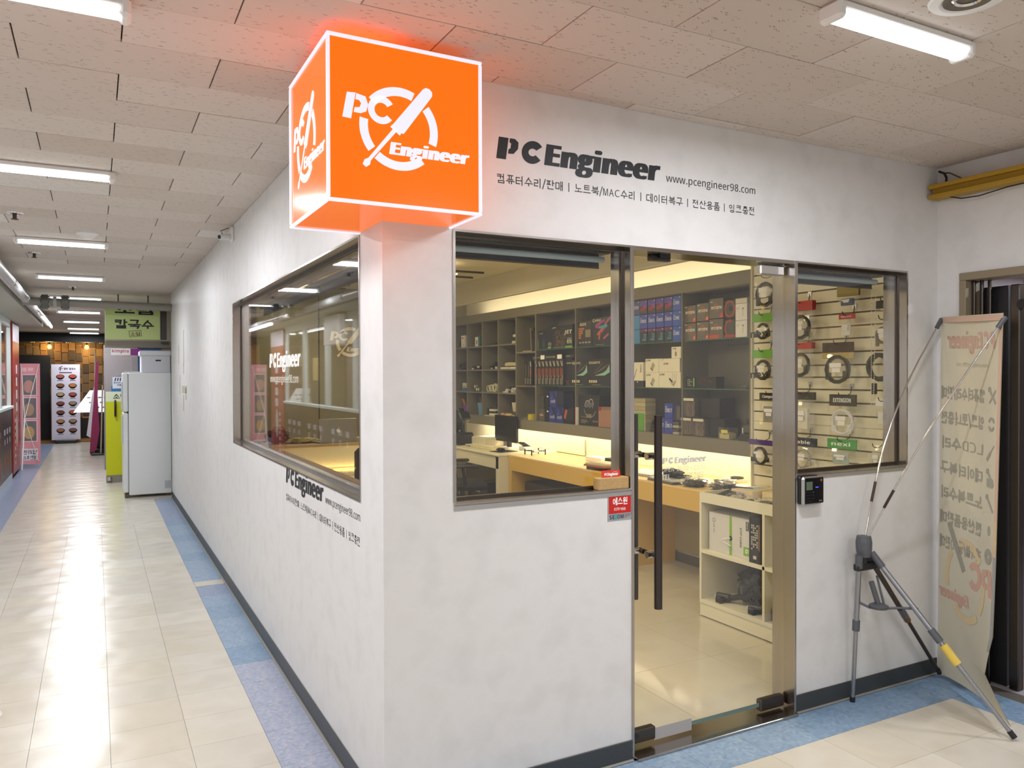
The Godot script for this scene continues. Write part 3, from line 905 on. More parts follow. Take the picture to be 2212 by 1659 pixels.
func banner() -> void:
	var t := thing("banner_stand", "tripod banner stand seen from behind, its cream banner facing the side doorway", "banner stand", Vector3(2.56, 0, .2))
	var hub := Vector3(2.335, .755, .08)
	var B := Vector3(2.955, .03, .04)
	var A := Vector3(2.575, .012, .636)
	var gm: StandardMaterial3D = mat("stand_tube", col("9a9ca0"), .3, .8)
	var dk: StandardMaterial3D = m.grey_plastic
	wpart("hub", nb().lathe([Vector2(0, -.062), Vector2(.03, -.055), Vector2(.036, -.02), Vector2(.037, .015), Vector2(.032, .042), Vector2(0, .046)], 18, hub), dk, t)
	wpart("collar", nb().cyl(hub + Vector3(0, -.1, 0), hub + Vector3(0, -.05, 0), .016, 14).bx(hub.x - .06, hub.x + .075, hub.y - .118, hub.y - .085, .065, .1, .006), m.black_plastic, t)
	var top := {0: Vector3(2.93, 1.83, .065), 1: Vector3(2.645, 1.8, .545)}
	for k in 2:
		var pts := []
		for i in 11:
			var f := i / 10.0
			pts.append(hub.lerp(top[k], f) + Vector3(-.07, .03, -.015) * sin(PI * f) * (1.0 if k == 0 else .35))
		wpart("arm", nb().tube(pts, .0045, 10), m.chrome, t)
		wpart("sleeve", nb().tube([pts[2].lerp(pts[1], .3), pts[3].lerp(pts[2], .5)], .0065, 10), cm("3a2a22", .4), t)
		var d: Vector3 = (pts[10] - pts[8]).normalized()
		wpart("arm_tip", nb().cyl(pts[10] - d * .045, pts[10] + d * .012, .011, 12), dk, t)
	var legs := [[Vector3(2.29, .70, .09), Vector3(2.312, .0, .036)], [Vector3(2.385, .70, .095), A], [Vector3(2.385, .69, .07), Vector3(2.945, .03, .055)]]
	for k in 3:
		var a: Vector3 = legs[k][0]
		var b: Vector3 = legs[k][1]
		var l := wpart("leg", nb().cyl(a, a.lerp(b, .48), .0125, 12).cyl(a.lerp(b, .46), b, .0095, 12), m.dark_stainless if k == 2 else gm, t)
		wpart("joint", nb().cyl(a.lerp(b, -.02), a.lerp(b, .07), .017, 12), dk, l)
		wpart("joint", nb().cyl(a.lerp(b, .43), a.lerp(b, .5), .017, 12), dk, l)
		wpart("foot", nb().cyl(a.lerp(b, .965), b, .0125, 12), m.black_plastic, l)
	wpart("yellow_tie", nb().tube([Vector3(2.484, .345, .376), Vector3(2.49, .325, .39), Vector3(2.497, .292, .415), Vector3(2.503, .272, .43)], .019, 7), cm("d8bb52", .7), t)
	wpart("tape_wrap", nb().cyl(Vector3(2.385, .69, .07).lerp(Vector3(2.945, .03, .055), .46), Vector3(2.385, .69, .07).lerp(Vector3(2.945, .03, .055), .53), .0165, 10), cm("6a4a28", .6), t)
	wpart("spreader", nb().lathe([Vector2(0, -.012), Vector2(.04, -.008), Vector2(.044, .004), Vector2(.03, .012), Vector2(0, .014)], 18, Vector3(2.36, .475, .14)).tube([Vector3(2.3, .49, .07), Vector3(2.33, .468, .115), Vector3(2.36, .465, .14), Vector3(2.42, .475, .2), Vector3(2.455, .485, .275)], .006, 8).cyl(Vector3(2.36, .48, .14), Vector3(2.335, .59, .12), .012, 10).cyl(Vector3(2.4, .475, .14), Vector3(2.42, .6, .085), .005, 8), m.grey_plastic, t)
	# the sheet: a vinyl cloth ruled between its two long edges, flaring to the front foot
	var ea := [Vector3(2.59, .045, .612), Vector3(2.66, .12, .505), Vector3(2.712, .19, .425), Vector3(2.7, .27, .445), Vector3(2.676, .38, .482), Vector3(2.667, .6, .497), Vector3(2.634, 1.826, .548)]
	var pos := func(u: float, y: float) -> Vector3:
		var f := clampf((y - .045) / 1.78, 0.0, 1.0)
		var pb := Vector3(lerpf(2.958, 2.94, f), lerpf(.03, 1.852, f), lerpf(.035, .062, f))
		var pa: Vector3 = ea[-1]
		for i in ea.size() - 1:
			if y >= ea[i].y and y <= ea[i + 1].y: pa = ea[i].lerp(ea[i + 1], (y - ea[i].y) / (ea[i + 1].y - ea[i].y))
		if y < ea[0].y: pa = ea[0]
		var bow := sin(PI * u) * (.012 + .03 * clampf(1.0 - y / .5, 0, 1))
		return pb.lerp(pa, u) + Vector3(.84, 0, .54) * bow
	var sh := mat("banner_cloth", col("d8d2bc"), .7)
	sh.backlight_enabled = true; sh.backlight = Color(.35, .33, .28)
	var b := nb()
	var ys := [.045, .08, .12, .155, .19, .23, .27, .32, .38, .5, .7, .95, 1.2, 1.5, 1.826]
	for i in ys.size() - 1:
		for k in 12:
			for off in [0.0, .0015]:
				var o: Vector3 = Vector3(.84, 0, .54) * float(off)
				b.quad(pos.call(k / 12.0, ys[i]) + o, pos.call((k + 1) / 12.0, ys[i]) + o, pos.call((k + 1) / 12.0, ys[i + 1]) + o, pos.call(k / 12.0, ys[i + 1]) + o)
	var s := wpart("banner_sheet", b, sh, t, "cream vinyl banner, its print showing through mirrored")
	# the print shows through from the front, so it reads mirrored from here; laid out from the front edge
	var W := .57
	var lay := func(called: String, src: MB, c: Material) -> void:
		var o := nb()
		for i in range(0, src.V.size(), 3):
			var q := []
			for j in 3:
				var p: Vector3 = src.V[i + j]
				q.append(pos.call(clampf(1.0 - p.x / W, 0.0, 1.0), p.y) - Vector3(.84, 0, .54) * .0014)
			o.flat(q[0], q[1], q[2], Vector3(-.84, 0, -.54))
		wpart(called, o, c, s)
	var g := nb()
	for r in [[.02, 1.795, .55, 1.82], [.0, .9, .028, 1.82]]:
		for i in 8: g.rect(r[0], lerpf(r[1], r[3], i / 8.0), r[2], lerpf(r[1], r[3], (i + 1) / 8.0))
	lay.call("red_border", g, cm("d3b3a0", .7))
	g = nb()
	for i in 4: g.rect(0, .74 + .04 * i, .03, .78 + .04 * i)
	lay.call("orange_border", g, cm("d9c09a", .7))
	g = nb()
	for i in 6: g.rect(0, .3 + .073 * i, .03, .373 + .073 * i)
	lay.call("grey_border", g, cm("aaa8a6", .7))
	g = nb()
	shop_name(g, .06, 1.67, .075, .44)
	lay.call("shop_name", g, cm("cfae9c", .7))
	g = nb()
	latin(g, "www.pcengineer98.com", .12, 1.585, .018, .3)
	lay.call("web_address", g, cm("c4bfae", .7))
	g = nb()
	var rows := ["컴퓨터수리/판매", "잉크/토너충전", "LCD수리", "데이터복구", "노트북수리", "전산용품판매", "케이블/공CD판매"]
	for i in 7: korean(g, rows[i], .15, 1.425 - .123 * i, .062, .41, .009)
	for q in [[1.455, 0], [1.085, 1], [.968, 1]]:
		g.stroke(.05, q[0] - .025, .1, q[0] + .025, .014); g.arc(.105, q[0] + .03, .014, .014, .008, -60, 200)
		if q[1] == 0: g.stroke(.1, q[0] - .025, .05, q[0] + .025, .012)
	g.arc(.08, 1.33, .032, .032, .013, 20, 160).arc(.08, 1.33, .032, .032, .013, 200, 340)
	g.stroke(.05, 1.235, .085, 1.2, .006).stroke(.088, 1.197, .11, 1.172, .018)
	g.rect(.05, 1.045, .11, 1.085)
	g.disc(.078, .848, .013, .022).arc(.078, .73, .036, .036, .027, 0, 360)
	lay.call("service_print", g, cm("a5a294", .7))
	g = nb()
	for a in [[67, 140], [-18, 41], [-129, -50], [171, 219]]: g.arc(.3, .56, .2, .2, .034, a[0], a[1])
	lay.call("ring_print", g, cm("dbc79c", .7))
	g = nb(Transform3D(Basis.from_scale(Vector3(1.55, 1.55, 1)), Vector3(.3, .53, 0)))
	emblem_pc(g)
	g.X = Transform3D()
	latin(g, "Engineer", .27, .44, .055, .28, true, .16, .004)
	lay.call("name_print", g, cm("d2ab98", .7))
	g = nb()
	g.stroke(.33, .62, .46, .8, .035)
	lay.call("screwdriver_print", g, cm("a5a294", .7))

func ceiling_things() -> void:
	var t := thing("ceiling_speaker", "round recessed ceiling speaker at the top right corner", "speaker", Vector3(1.33, CH, 1.2))
	part("rim", nb().lathe([Vector2(.062, -.002), Vector2(.075, -.009), Vector2(.098, -.007), Vector2(.104, 0)], 40), m.white_plastic, t)
	part("well", nb().lathe([Vector2(0, -.001), Vector2(.05, -.002), Vector2(.064, -.008)], 32), cm("6f675b", .7), t)
	part("cone_ring", nb().lathe([Vector2(.03, -.004), Vector2(.036, -.009), Vector2(.042, -.004)], 28), m.chrome, t)
	t = thing("steel_beam", "mustard yellow steel beam along the top of the right-hand wall", "beam", Vector3(2.94, 2.47, .0))
	wpart("flange", nb().bx(2.905, 2.99, 2.505, 2.525, .012, 2.6, .002), cm("b08a20", .5), t)
	wpart("flange", nb().bx(2.905, 2.99, 2.455, 2.475, .012, 2.6, .002), cm("b08a20", .5), t)
	wpart("web", nb().bx(2.93, 2.96, 2.475, 2.505, .02, 2.6), cm("a67f1a", .5), t)
	t = thing("cable_bundle", "loose dark cables in the ceiling corner above the yellow beam", "cables", Vector3(2.95, 2.5, .06))
	wpart("cable", nb().tube([Vector3(2.97, 2.6, .03), Vector3(2.95, 2.58, .07), Vector3(2.93, 2.55, .095), Vector3(2.935, 2.528, .09)], .006, 8), m.black_cable, t)
	wpart("cable", nb().tube([Vector3(2.97, 2.59, .04), Vector3(2.95, 2.575, .1), Vector3(2.94, 2.53, .17)], .0035, 8), cm("5a4632", .6), t)
	wpart("cable", nb().tube([Vector3(2.955, 2.455, .1), Vector3(2.95, 2.435, .16), Vector3(2.95, 2.43, .25), Vector3(2.952, 2.445, .38), Vector3(2.95, 2.45, .6)], .003, 8), m.black_cable, t)
	t = thing("wall_camera", "small white camera bracket where the long wall meets the ceiling", "camera", Vector3(-.005, 2.56, -3.25))
	part("plate", nb().bx(-.012, .005, -.05, .05, -.04, .04, .004), m.white_plastic, t)
	part("camera_head", nb().cyl(Vector3(-.02, -.02, .0), Vector3(-.09, -.03, .04), .022, 14), m.white_plastic, t)
	part("lens", nb().cyl(Vector3(-.09, -.03, .04), Vector3(-.096, -.031, .043), .014, 12), m.black_plastic, t)
	part("cable", nb().tube([Vector3(-.02, .05, -.03), Vector3(-.07, .03, -.06), Vector3(-.05, -.01, -.03), Vector3(-.02, -.02, 0)], .003, 6), m.black_cable, t)
	t = thing("smoke_detector", "white dome detector on the ceiling between the second and third tube lights", "detector", Vector3(-.91, CH, -4.03))
	part("base", nb().lathe([Vector2(.075, 0), Vector2(.075, -.012), Vector2(.06, -.018)], 28), m.white_plastic, t)
	part("dome", nb().lathe([Vector2(.06, -.018), Vector2(.045, -.032), Vector2(.028, -.044), Vector2(0, -.048)], 28), m.white_plastic, t)
	var q := thing("sprinkler", "dark sprinkler head on the ceiling at the far left, before the third tube light", "sprinkler", Vector3(-1.32, CH, -3.45), 0.0, "sprinkler heads")
	part("rose", nb().lathe([Vector2(.05, 0), Vector2(.045, -.008), Vector2(.015, -.01)], 20), m.chrome, q)
	part("head", nb().cyl(Vector3(0, -.01, 0), Vector3(0, -.04, 0), .012, 10).cyl(Vector3(0, -.04, 0), Vector3(0, -.044, 0), .022, 12), m.dark_stainless, q)
	dup(q, "sprinkler", Vector3(-1.32, CH, -5.3), "dark sprinkler head on the ceiling just beyond the third tube light")
	dup(q, "sprinkler", Vector3(-1.09, CH, -8.0), "dark sprinkler head on the ceiling just before the flanged pipe")

# ------------------------------------------------------------------ the shop's fittings
const SX := 3.18  # front of the wall shelf

func coves() -> void:
	struct("trim_5", nb().bx(2.9, 2.93, 2.395, 2.63, -6.85, -.13).bx(2.885, 2.945, 2.385, 2.4, -6.85, -.13, .003), m.cream_wall_paint)
	var t := thing("cove_light", "warm hidden light strip along the top of the wall shelf", "strip light", Vector3(3.3, 2.215, -3.9))
	part("strip", nb().bx(-.012, .012, 0, .012, -2.4, 2.4), m.lamp_warm, t)
	area(t, Vector3(0, .02, 0), Vector2(4.8, .03), WARM, E_COVE, Vector3(90, 90, 0))
	t = thing("cove_light", "warm hidden light strip under the wall shelf, lighting the wall over the desk", "strip light", Vector3(3.3, 1.06, -3.9))
	part("strip", nb().bx(-.012, .012, 0, .012, -2.4, 2.4), m.lamp_warm, t)
	area(t, Vector3(0, -.008, 0), Vector2(4.8, .03), WARM, E_UNDER, Vector3(-90, 90, 0))

func shelf_unit() -> void:
	var t := thing("wall_shelf", "long grey wall shelf of open boxes and glass shelves along the shop's right wall", "shelf", Vector3(3.32, .985, -4.07))
	wpart("fascia", nb().bx(SX, SX + .018, 2.2, 2.3, -6.65, -1.495, .001), m.shelf_grey, t)
	wpart("fascia", nb().bx(SX, SX + .018, .985, 1.088, -6.65, -1.495, .001), m.shelf_grey, t)
	wpart("back", nb().bx(3.445, 3.458, 1.0, 2.2, -6.65, -1.495), m.shelf_back, t)
	wpart("top_board", nb().bx(SX + .018, 3.445, 2.195, 2.21, -6.65, -1.495), m.shelf_grey, t)
	wpart("bottom_board", nb().bx(SX + .018, 3.445, 1.075, 1.09, -6.65, -1.495), m.shelf_grey, t)
	for z in [-1.5, -2.221, -2.99, -3.76]: wpart("upright", nb().bx(SX + .001, 3.445, 1.09, 2.2, z - .006, z + .006), m.shelf_grey, t)
	for z in [-4.525, -4.957, -5.386, -5.804, -6.228, -6.65]: wpart("upright", nb().bx(SX, 3.445, 1.09, 2.2, z - .01, z + .01), m.shelf_grey, t)
	for k in 4:
		var z0: float = [-5.386, -5.804, -6.228, -6.65][k]
		var z1: float = [-4.957, -5.386, -5.804, -6.228][k]
		for y in [1.373, 1.638, 1.917]: wpart("shelf_board", nb().bx(SX, 3.445, y - .016, y, z0 + .01, z1 - .01), m.shelf_grey, t)
	for y in [1.457, 1.817]: wpart("shelf_board", nb().bx(SX, 3.445, y - .016, y, -4.947, -4.535), m.shelf_grey, t)
	for k in 4:
		var z0: float = [-4.515, -3.754, -2.984, -2.215][k]
		var z1: float = [-3.766, -2.996, -2.227, -1.506][k]
		for y in [1.46, 1.83]: wpart("glass_shelf", nb().bx(SX + .01, 3.44, y - .008, y, z0, z1), m.shelf_glass, t)
	wpart("wall_hatch", nb().bx(3.42, 3.445, 1.12, 1.79, -1.98, -1.55, .004), m.shelf_back, t)

func item(called: String, label: String, cat: String, z: float, y: float, x := 3.2, group := "") -> Node3D:  # its own +z faces the shop floor (-x), its own +x runs towards the viewer
	return thing(called, label, cat, Vector3(x, y, z), -90.0, group)

func carton(called: String, label: String, z0: float, z1: float, y: float, h: float, d: float, c: Material, group := "", x := 3.205, cat := "box") -> Node3D:
	var t := item(called, label, cat, (z0 + z1) * .5, y, x + d * .5, group)
	var w := (z1 - z0) * .5 - .001
	part("box", nb().bx(-w, w, 0, h, -d * .5, d * .5, .0015), c, t)
	return t

func face(t: Node3D, w: float, d: float) -> MB:  # drawing plane on a carton's front, origin at its lower left corner
	return nb(front(-w * .5, 0, d * .5 + .0007))

const NTH := ["first", "second", "third", "fourth", "fifth", "sixth", "seventh", "eighth", "ninth", "tenth", "eleventh"]

func processors() -> void:
	var cols := [-2.843, -2.74, -2.63, -2.523, -2.415, -2.31]
	var ys := [1.83, 1.951, 2.072]
	var blue := cm("2b3fae", .4)
	var dkp := cm("1d1730", .4)
	for r in 3:
		for c in 6:
			var kind := "CORE"
			if c == 0: kind = "PENTIUM" if r < 2 else "i9"
			elif c < 5: kind = ["i3", "i5", "i7"][r]
			var t := carton("processor_box", "%s processor box from left in %s row, %s" % [NTH[c], ["bottom", "middle", "top"][r], {"CORE": "blue with white print", "PENTIUM": "light blue with a sideways word", "i9": "navy with pale print", "i3": "black and cyan", "i5": "royal blue", "i7": "black, purple and red"}[kind]], cols[c] - .052, cols[c] + .052, ys[r], .119, .09, {"CORE": cm("2a55b8", .4), "PENTIUM": cm("3a86c4", .4), "i9": cm("26327e", .4), "i3": cm("18161f", .4), "i5": blue, "i7": dkp}[kind], "processor boxes stacked on the top glass shelf")
			var b := face(t, .102, .09)
			if kind == "i3":
				for k in 3: latin(b, ["CORE", "i3", "intel"][k], [.034, .056, .01][k], [.02, .02, .1][k], [.016, .055, .007][k], [.02, .03, .02][k], true)
				part("print", b, cm("4fa9cf", .5), t)
				part("colour_band", face(t, .102, .09).rect(.0, .095, .1, .117), cm("6a2a6a", .5), t)
			elif kind == "i7":
				part("colour_band", face(t, .102, .09).rect(.0, .07, .1, .117).rect(.05, .045, .1, .07), cm("5a4aa8", .5), t)
				b.X.origin.z += .0004
				latin(b, "CORE", .008, .03, .03, .038, true); latin(b, "i7", .05, .03, .042, .035, true)
				part("print", b, cm("d8442c", .5), t)
			elif kind == "PENTIUM":
				b.X = b.X * Transform3D(Basis(Vector3(0, -1, 0), Vector3(1, 0, 0), Vector3(0, 0, 1)), Vector3(.008, .112, 0))
				latin(b, "PENTIUM", 0, 0, .014, .09, true)
				part("print", b, m.letter_white, t)
			else:
				latin(b, "intel", .01, .082, .008, .02, true)
				latin(b, "CORE" if kind != "CORE" else "CORE", .01, .05, .026, .05 if kind != "CORE" else .07, true)
				if kind != "CORE": latin(b, kind, .064, .05, .026, .024, true)
				part("print", b, cm("dfe2ea", .5), t)
			if kind != "PENTIUM": part("badge", nb(front(.036, .106, .0462)).disc(0, 0, .007, .005), cm("c9c6d8", .5), t)
	# grey boxes with an orange ring
	var gx := [[-2.228, -2.086, 1.83, .135, "7"], [-2.08, -1.943, 1.83, .138, "5"], [-1.94, -1.791, 1.83, .15, ""]]
	for r in 2:
		for c in 3:
			var q: Array = gx[c]
			var y: float = 1.83 + (q[3] + .002 if r == 1 else 0.0)
			var t := carton("processor_box", "grey processor box with an orange ring, %s of three in the %s row" % [["left", "middle", "right"][c], ["lower", "upper"][r]], q[0], q[1], y, q[3] - .004, .11, cm("6b6558", .45), "grey processor boxes on the top glass shelf")
			var w: float = q[1] - q[0]
			part("ring_print", face(t, w, .11).arc(w * .5, .078, .027, .034, .009, -70, 250), cm("b8642a", .5), t)
			var b := face(t, w, .11)
			b.X.origin.z += .0004
			latin(b, "RYZEN", w * .16, .068, .02, w * .72, true, .1); latin(b, "AMD", .01, .118, .007, .03, true)
			part("print", b, m.letter_white, t)
			b = face(t, w, .11)
			if c < 2:
				b.poly(PackedVector2Array([Vector2(w - .045, .002), Vector2(w - .002, .002), Vector2(w - .002, .042), Vector2(w - .025, .034)]), 0)
				part("orange_corner", b, cm("c8512a", .5), t)
				b = face(t, w, .11); b.X.origin.z += .0004
				latin(b, "7" if (c == 0 and r == 1) else ("3" if c == 0 else "5"), w - .026, .009, .018, .012, true)
				part("number", b, m.letter_white, t)
			elif r == 0:
				b.rect(.002, .002, w - .045, .03)
				part("orange_corner", b, cm("c8512a", .5), t)
			else:
				b.poly(PackedVector2Array([Vector2(w - .045, .002), Vector2(w - .002, .002), Vector2(w - .002, .042), Vector2(w - .025, .034)]), 0)
				part("orange_corner", b, cm("c8512a", .5), t)
	for r in 2:
		var t := item("processor_box", "dark box with a big orange ring, %s of the pair beside the white boxes" % ["lower", "upper"][r], "box", -1.73, 1.83 + .141 * r, 3.27, "ringed dark processor boxes")
		part("box", nb().bx(-.058, .058, 0, .139, -.06, .06, .012), cm("4c463c", .45), t)
		part("ring_print", nb(front(0, .07, .0607)).arc(0, 0, .055, .062, .014, 60 if r == 0 else -60, 300), cm("a8402a", .5), t)
		if r == 1: part("chip_print", nb(front(0, 0, .0607)).rect(-.004, .055, .026, .09), cm("14161c", .4), t)
		else:
			part("orange_foot", nb(front(0, 0, .0609)).rect(-.057, .003, .057, .022), cm("a8402a", .5), t)
	for r in 2:
		var t := carton("white_box", "plain white box, %s of two at the end of the top glass shelf" % ["lower", "upper"][r], -1.668, -1.552, 1.83 + .121 * r, .119, .12, m.white_plastic, "white boxes at the shelf end")
		var b := face(t, .116, .12)
		latin(b, "Adapter", .01, .088, .005, .035); latin(b, "Cable", .01, .08, .005, .025)
		b.stroke(.075, .03, .075, .078, .003).rect(.068, .078, .086, .088)
		part("print", b, cm("9a968a", .5), t)
	carton("white_box", "low white carton on top of the two small white boxes", -1.668, -1.552, 2.072, .036, .12, cm("d8d4c4", .5))

func boards() -> void:
	var blk := cm("17171a", .35)
	# graphics card and main board boxes on the top glass shelf
	var t := carton("graphics_card_box", "dark purple graphics card box with a green edge, left on the top glass shelf", -4.515, -4.24, 1.83, .195, .09, cm("1f1a2c", .35))
	part("green_edge", face(t, .275, .09).rect(.004, .012, .012, .1).rect(.2, .006, .262, .026), cm("6fae2e", .5), t)
	part("beam_print", face(t, .275, .09).rect(.09, .02, .13, .1), cm("1f4a50", .5), t)
	var b := face(t, .275, .09)
	latin(b, "inno3D", .03, .16, .01, .07, true); latin(b, "RTX", .21, .035, .03, .06)
	part("print", b, cm("cfc8ac", .5), t)
	t = carton("graphics_card_box", "black graphics card box with the word JET and a green foot", -4.235, -3.85, 1.83, .228, .08, blk)
	b = face(t, .385, .08)
	latin(b, "JET", .23, .14, .036, .14, true, .25); latin(b, "RTX", .29, .045, .036, .085, true); latin(b, "GEFORCE", .29, .088, .012, .08); latin(b, "palit", .015, .205, .012, .06, true)
	latin(b, "SUPERIOR SPEED", .03, .01, .006, .2)
	part("print", b, cm("e0d9b8", .5), t)
	part("green_foot", face(t, .385, .08).rect(.25, .004, .383, .022), cm("6fae2e", .5), t)
	b = face(t, .385, .08)
	for k in 60:
		var x := .08 + absf(rng.randfn(.05, .05))
		var y := rng.randf_range(.02, .17)
		b.stroke(x, y, x + rng.randf_range(-.012, .012), y + rng.randf_range(.004, .016), rng.randf_range(.003, .007), .0003)
	part("splash_print", b, cm("8a5a44", .5), t)
	b = face(t, .385, .08)
	for k in 30:
		var x := rng.randf_range(.05, .25)
		var y := rng.randf_range(.02, .2)
		b.stroke(x, y, x + rng.randf_range(-.014, .014), y + rng.randf_range(.002, .01), .004, .0005)
	part("splash_print", b, cm("7d8a3a", .5), t)
	t = carton("main_board_box", "brown-black main board box with orange lines of print, on the top glass shelf", -3.753, -3.52, 1.83, .245, .07, cm("2a261f", .35))
	b = face(t, .233, .07)
	latin(b, "ASUS", .03, .2, .026, .11, true, .15)
	for k in 4: latin(b, ["GEN 3", "ATX", "DDR", "HDMI"][k], .02 + .052 * k, .035, .014, .036, true)
	part("print", b, cm("ddd3b4", .5), t)
	b = face(t, .233, .07)
	for k in 5: b.rect(.012, .165 - .021 * k, [.11, .09, .085, .06, .055][k], .18 - .021 * k)
	part("orange_lines", b, cm("b8703a", .5), t)
	part("board_print", face(t, .233, .07).rect(.13, .09, .215, .16), cm("8a7d5c", .5), t)
	t = carton("main_board_box", "black main board box with a pink, blue and orange bird splash", -3.515, -3.06, 1.83, .26, .07, blk)
	b = face(t, .455, .07)
	latin(b, "AORUS", .045, .225, .02, .1, true, .1); b.arc(.03, .235, .016, .014, .006, 40, 320)
	latin(b, "MOTHERBOARD SERIES", .06, .01, .005, .14)
	part("print", b, cm("ddd3b4", .5), t)
	for k in 4:
		b = face(t, .455, .07)
		var P: Array = [[[.07, .19, .13, .2], [.1, .2, .2, .23], [.07, .18, .12, .17]], [[.13, .17, .24, .18], [.2, .18, .26, .23], [.16, .15, .22, .17]], [[.1, .11, .16, .15], [.12, .07, .13, .11]], [[.16, .13, .2, .16], [.22, .2, .3, .25], [.2, .07, .26, .1]]][k]
		for q in P: b.stroke(q[0], q[1], q[2], q[3], .022, .0003 * k)
		part("splash_print", b, [cm("a03a86", .5), cm("3aa0b4", .5), cm("d05a34", .5), cm("b0507a", .5)][k], t)
	# main boards standing like books, spines out
	for k in 11:
		var w := .048 if k < 3 else .073
		var z := -4.728 + .052 * k if k < 3 else -4.565 + .0728 * (k - 3)
		if k < 3: w = .048
		t = carton("main_board_box", "%s black main board box from left in the row of spines" % NTH[k], z, z + w, 1.46, .262, .2, blk, "upright main board boxes on the middle shelf", 3.16 if k < 3 else 3.185)
		b = face(t, w, .2)
		if k >= 2: part("orange_panel", face(t, w, .2).rect(w * .12, .09, w * .82, .175), cm("7a3a1e", .5), t)
		b.X.origin.z += .0003
		if k >= 2: b.stroke(w * .25, .245, w * .6, .2, .007).stroke(w * .6, .245, w * .75, .2, .007)
		var keep := b.X
		b.X = keep * Transform3D(Basis(Vector3(0, 1, 0), Vector3(-1, 0, 0), Vector3(0, 0, 1)), Vector3(w * .45, .015, 0))
		latin(b, "B550M", 0, 0, w * .16 + .002, .06, true)
		b.X = keep * Transform3D(Basis(Vector3(0, 1, 0), Vector3(-1, 0, 0), Vector3(0, 0, 1)), Vector3(w * .82, .015, 0))
		latin(b, "TUF GAMING", 0, 0, w * .16 + .002, .09 if k > 2 else .2)
		part("print", b, cm("d8d0b8", .5), t)
	t = carton("main_board_box", "flat black box with two white labels, lying on the row of spines", -4.6, -4.0, 1.7235, .048, .2, blk, "", 3.185)
	part("white_label", face(t, .6, .2).rect(.17, .004, .25, .046).rect(.5, .004, .585, .046), m.letter_white, t)
	b = face(t, .6, .2)
	latin(b, "B550M-PLUS WIFI", .02, .018, .012, .13); latin(b, "GEN ATX DDR", .28, .018, .014, .18)
	part("print", b, cm("cfc6a8", .5), t)
	t = carton("main_board_box", "black box with a red foot print, right of the upright spines", -3.985, -3.858, 1.46, .272, .2, cm("121214", .35))
	b = face(t, .127, .2)
	latin(b, "AORUS", .025, .215, .014, .09, true)
	part("print", b, cm("cfc6a8", .5), t)
	b = face(t, .127, .2)
	latin(b, "B450", .02, .035, .016, .05, true); latin(b, "ELITE", .02, .012, .016, .06, true)
	part("red_print", b, cm("8a2a20", .5), t)
	t = carton("main_board_box", "flat black box lying on the box with the red foot print", -3.99, -3.82, 1.734, .034, .2, blk)
	b = face(t, .17, .2)
	latin(b, "ASUS", .03, .01, .014, .07, true, .15)
	part("print", b, cm("a89c80", .5), t)
	for k in 2:
		var z0: float = [-3.852, -3.56][k]
		var z1: float = [-3.564, -3.07][k]
		var w := minf(z1 - z0, .36)
		t = carton("main_board_box", "black main board box with a pale green eagle eye, %s of the pair" % ["narrower left", "wider right"][k], z0, z0 + w, 1.46, .25, .07, blk, "eagle eye boxes on the middle shelf", 3.19)
		b = face(t, w, .07)
		latin(b, "GIGABYTE", .02, .208, .021, w * .5, true)
		for q in 4: b.rect(.02 + .035 * q, .034, .044 + .035 * q, .058)
		latin(b, "MOTHERBOARD SERIES", .07, .012, .006, .14)
		part("print", b, cm("d8caa0", .5), t)
		var s := w / .29
		b = face(t, w, .07)
		b.poly(PackedVector2Array([Vector2(.09 * s, .1), Vector2(.2 * s, .125), Vector2(.245 * s, .15), Vector2(.28 * s, .2), Vector2(.285 * s, .13), Vector2(.22 * s, .1)]), 0)
		part("eye_print", b, cm("8fc0ac", .5), t)
		b = face(t, w, .07)
		b.poly(PackedVector2Array([Vector2(.07 * s, .11), Vector2(.16 * s, .155), Vector2(.285 * s, .215), Vector2(.2 * s, .155)]), 0)
		b.stroke(.08 * s, .125, .2 * s, .215, .005)
		part("wing_print", b, cm("6a6450", .5), t)
	# bottom row
	t = carton("processor_box", "grey box with a small orange ring on the bottom shelf, left", -4.5, -4.385, 1.09, .125, .11, cm("5a5246", .45))
	part("ring_print", face(t, .115, .11).arc(.05, .065, .022, .026, .008, -60, 240), cm("b8642a", .5), t)
	b = face(t, .115, .11)
	latin(b, "RYZEN", .015, .058, .014, .07, true)
	part("print", b, m.letter_white, t)
	carton("grey_case", "smoky grey see-through case standing on the small ringed box", -4.49, -4.4, 1.216, .13, .1, cm("3c4038", .3))
	for k in 2:
		t = carton("black_box", "tall black box with a white tag, %s of two beside the blue processor boxes" % ["lower", "upper"][k], -4.383, -4.3, 1.09 + .151 * k, .15, .1, cm("101012", .35), "tall black boxes on the bottom shelf")
		part("tag", face(t, .083, .1).rect(.045, .1, .075, .115), m.letter_white, t)
	for k in 3:
		t = carton("processor_box", "blue processor box with pale print on the bottom shelf, %s" % ["lower left", "lower right", "upper one"][k], [-4.297, -4.16, -4.289][k], [-4.162, -4.022, -4.141][k], 1.09 + (.157 if k == 2 else 0.0), .155, .12, cm("20338e", .4), "blue processor boxes on the bottom shelf")
		b = face(t, .137, .12)
		latin(b, "CORE", .02, .04, .026, .06, true); latin(b, "i9", .085, .04, .034, .025, true); latin(b, "intel", .02, .085, .008, .025)
		part("print", b, cm("b9c2dd", .5), t)
		b = face(t, .137, .12)
		b.poly(PackedVector2Array([Vector2(.05, .15), Vector2(.1, .15), Vector2(.133, .1), Vector2(.133, .02), Vector2(.11, .06)]), 0)
		part("dark_facet", b, cm("121a4c", .4), t)
	carton("processor_box", "navy box with a pale blue window beside the upper blue processor box", -4.139, -4.015, 1.247, .155, .12, cm("10163a", .4))
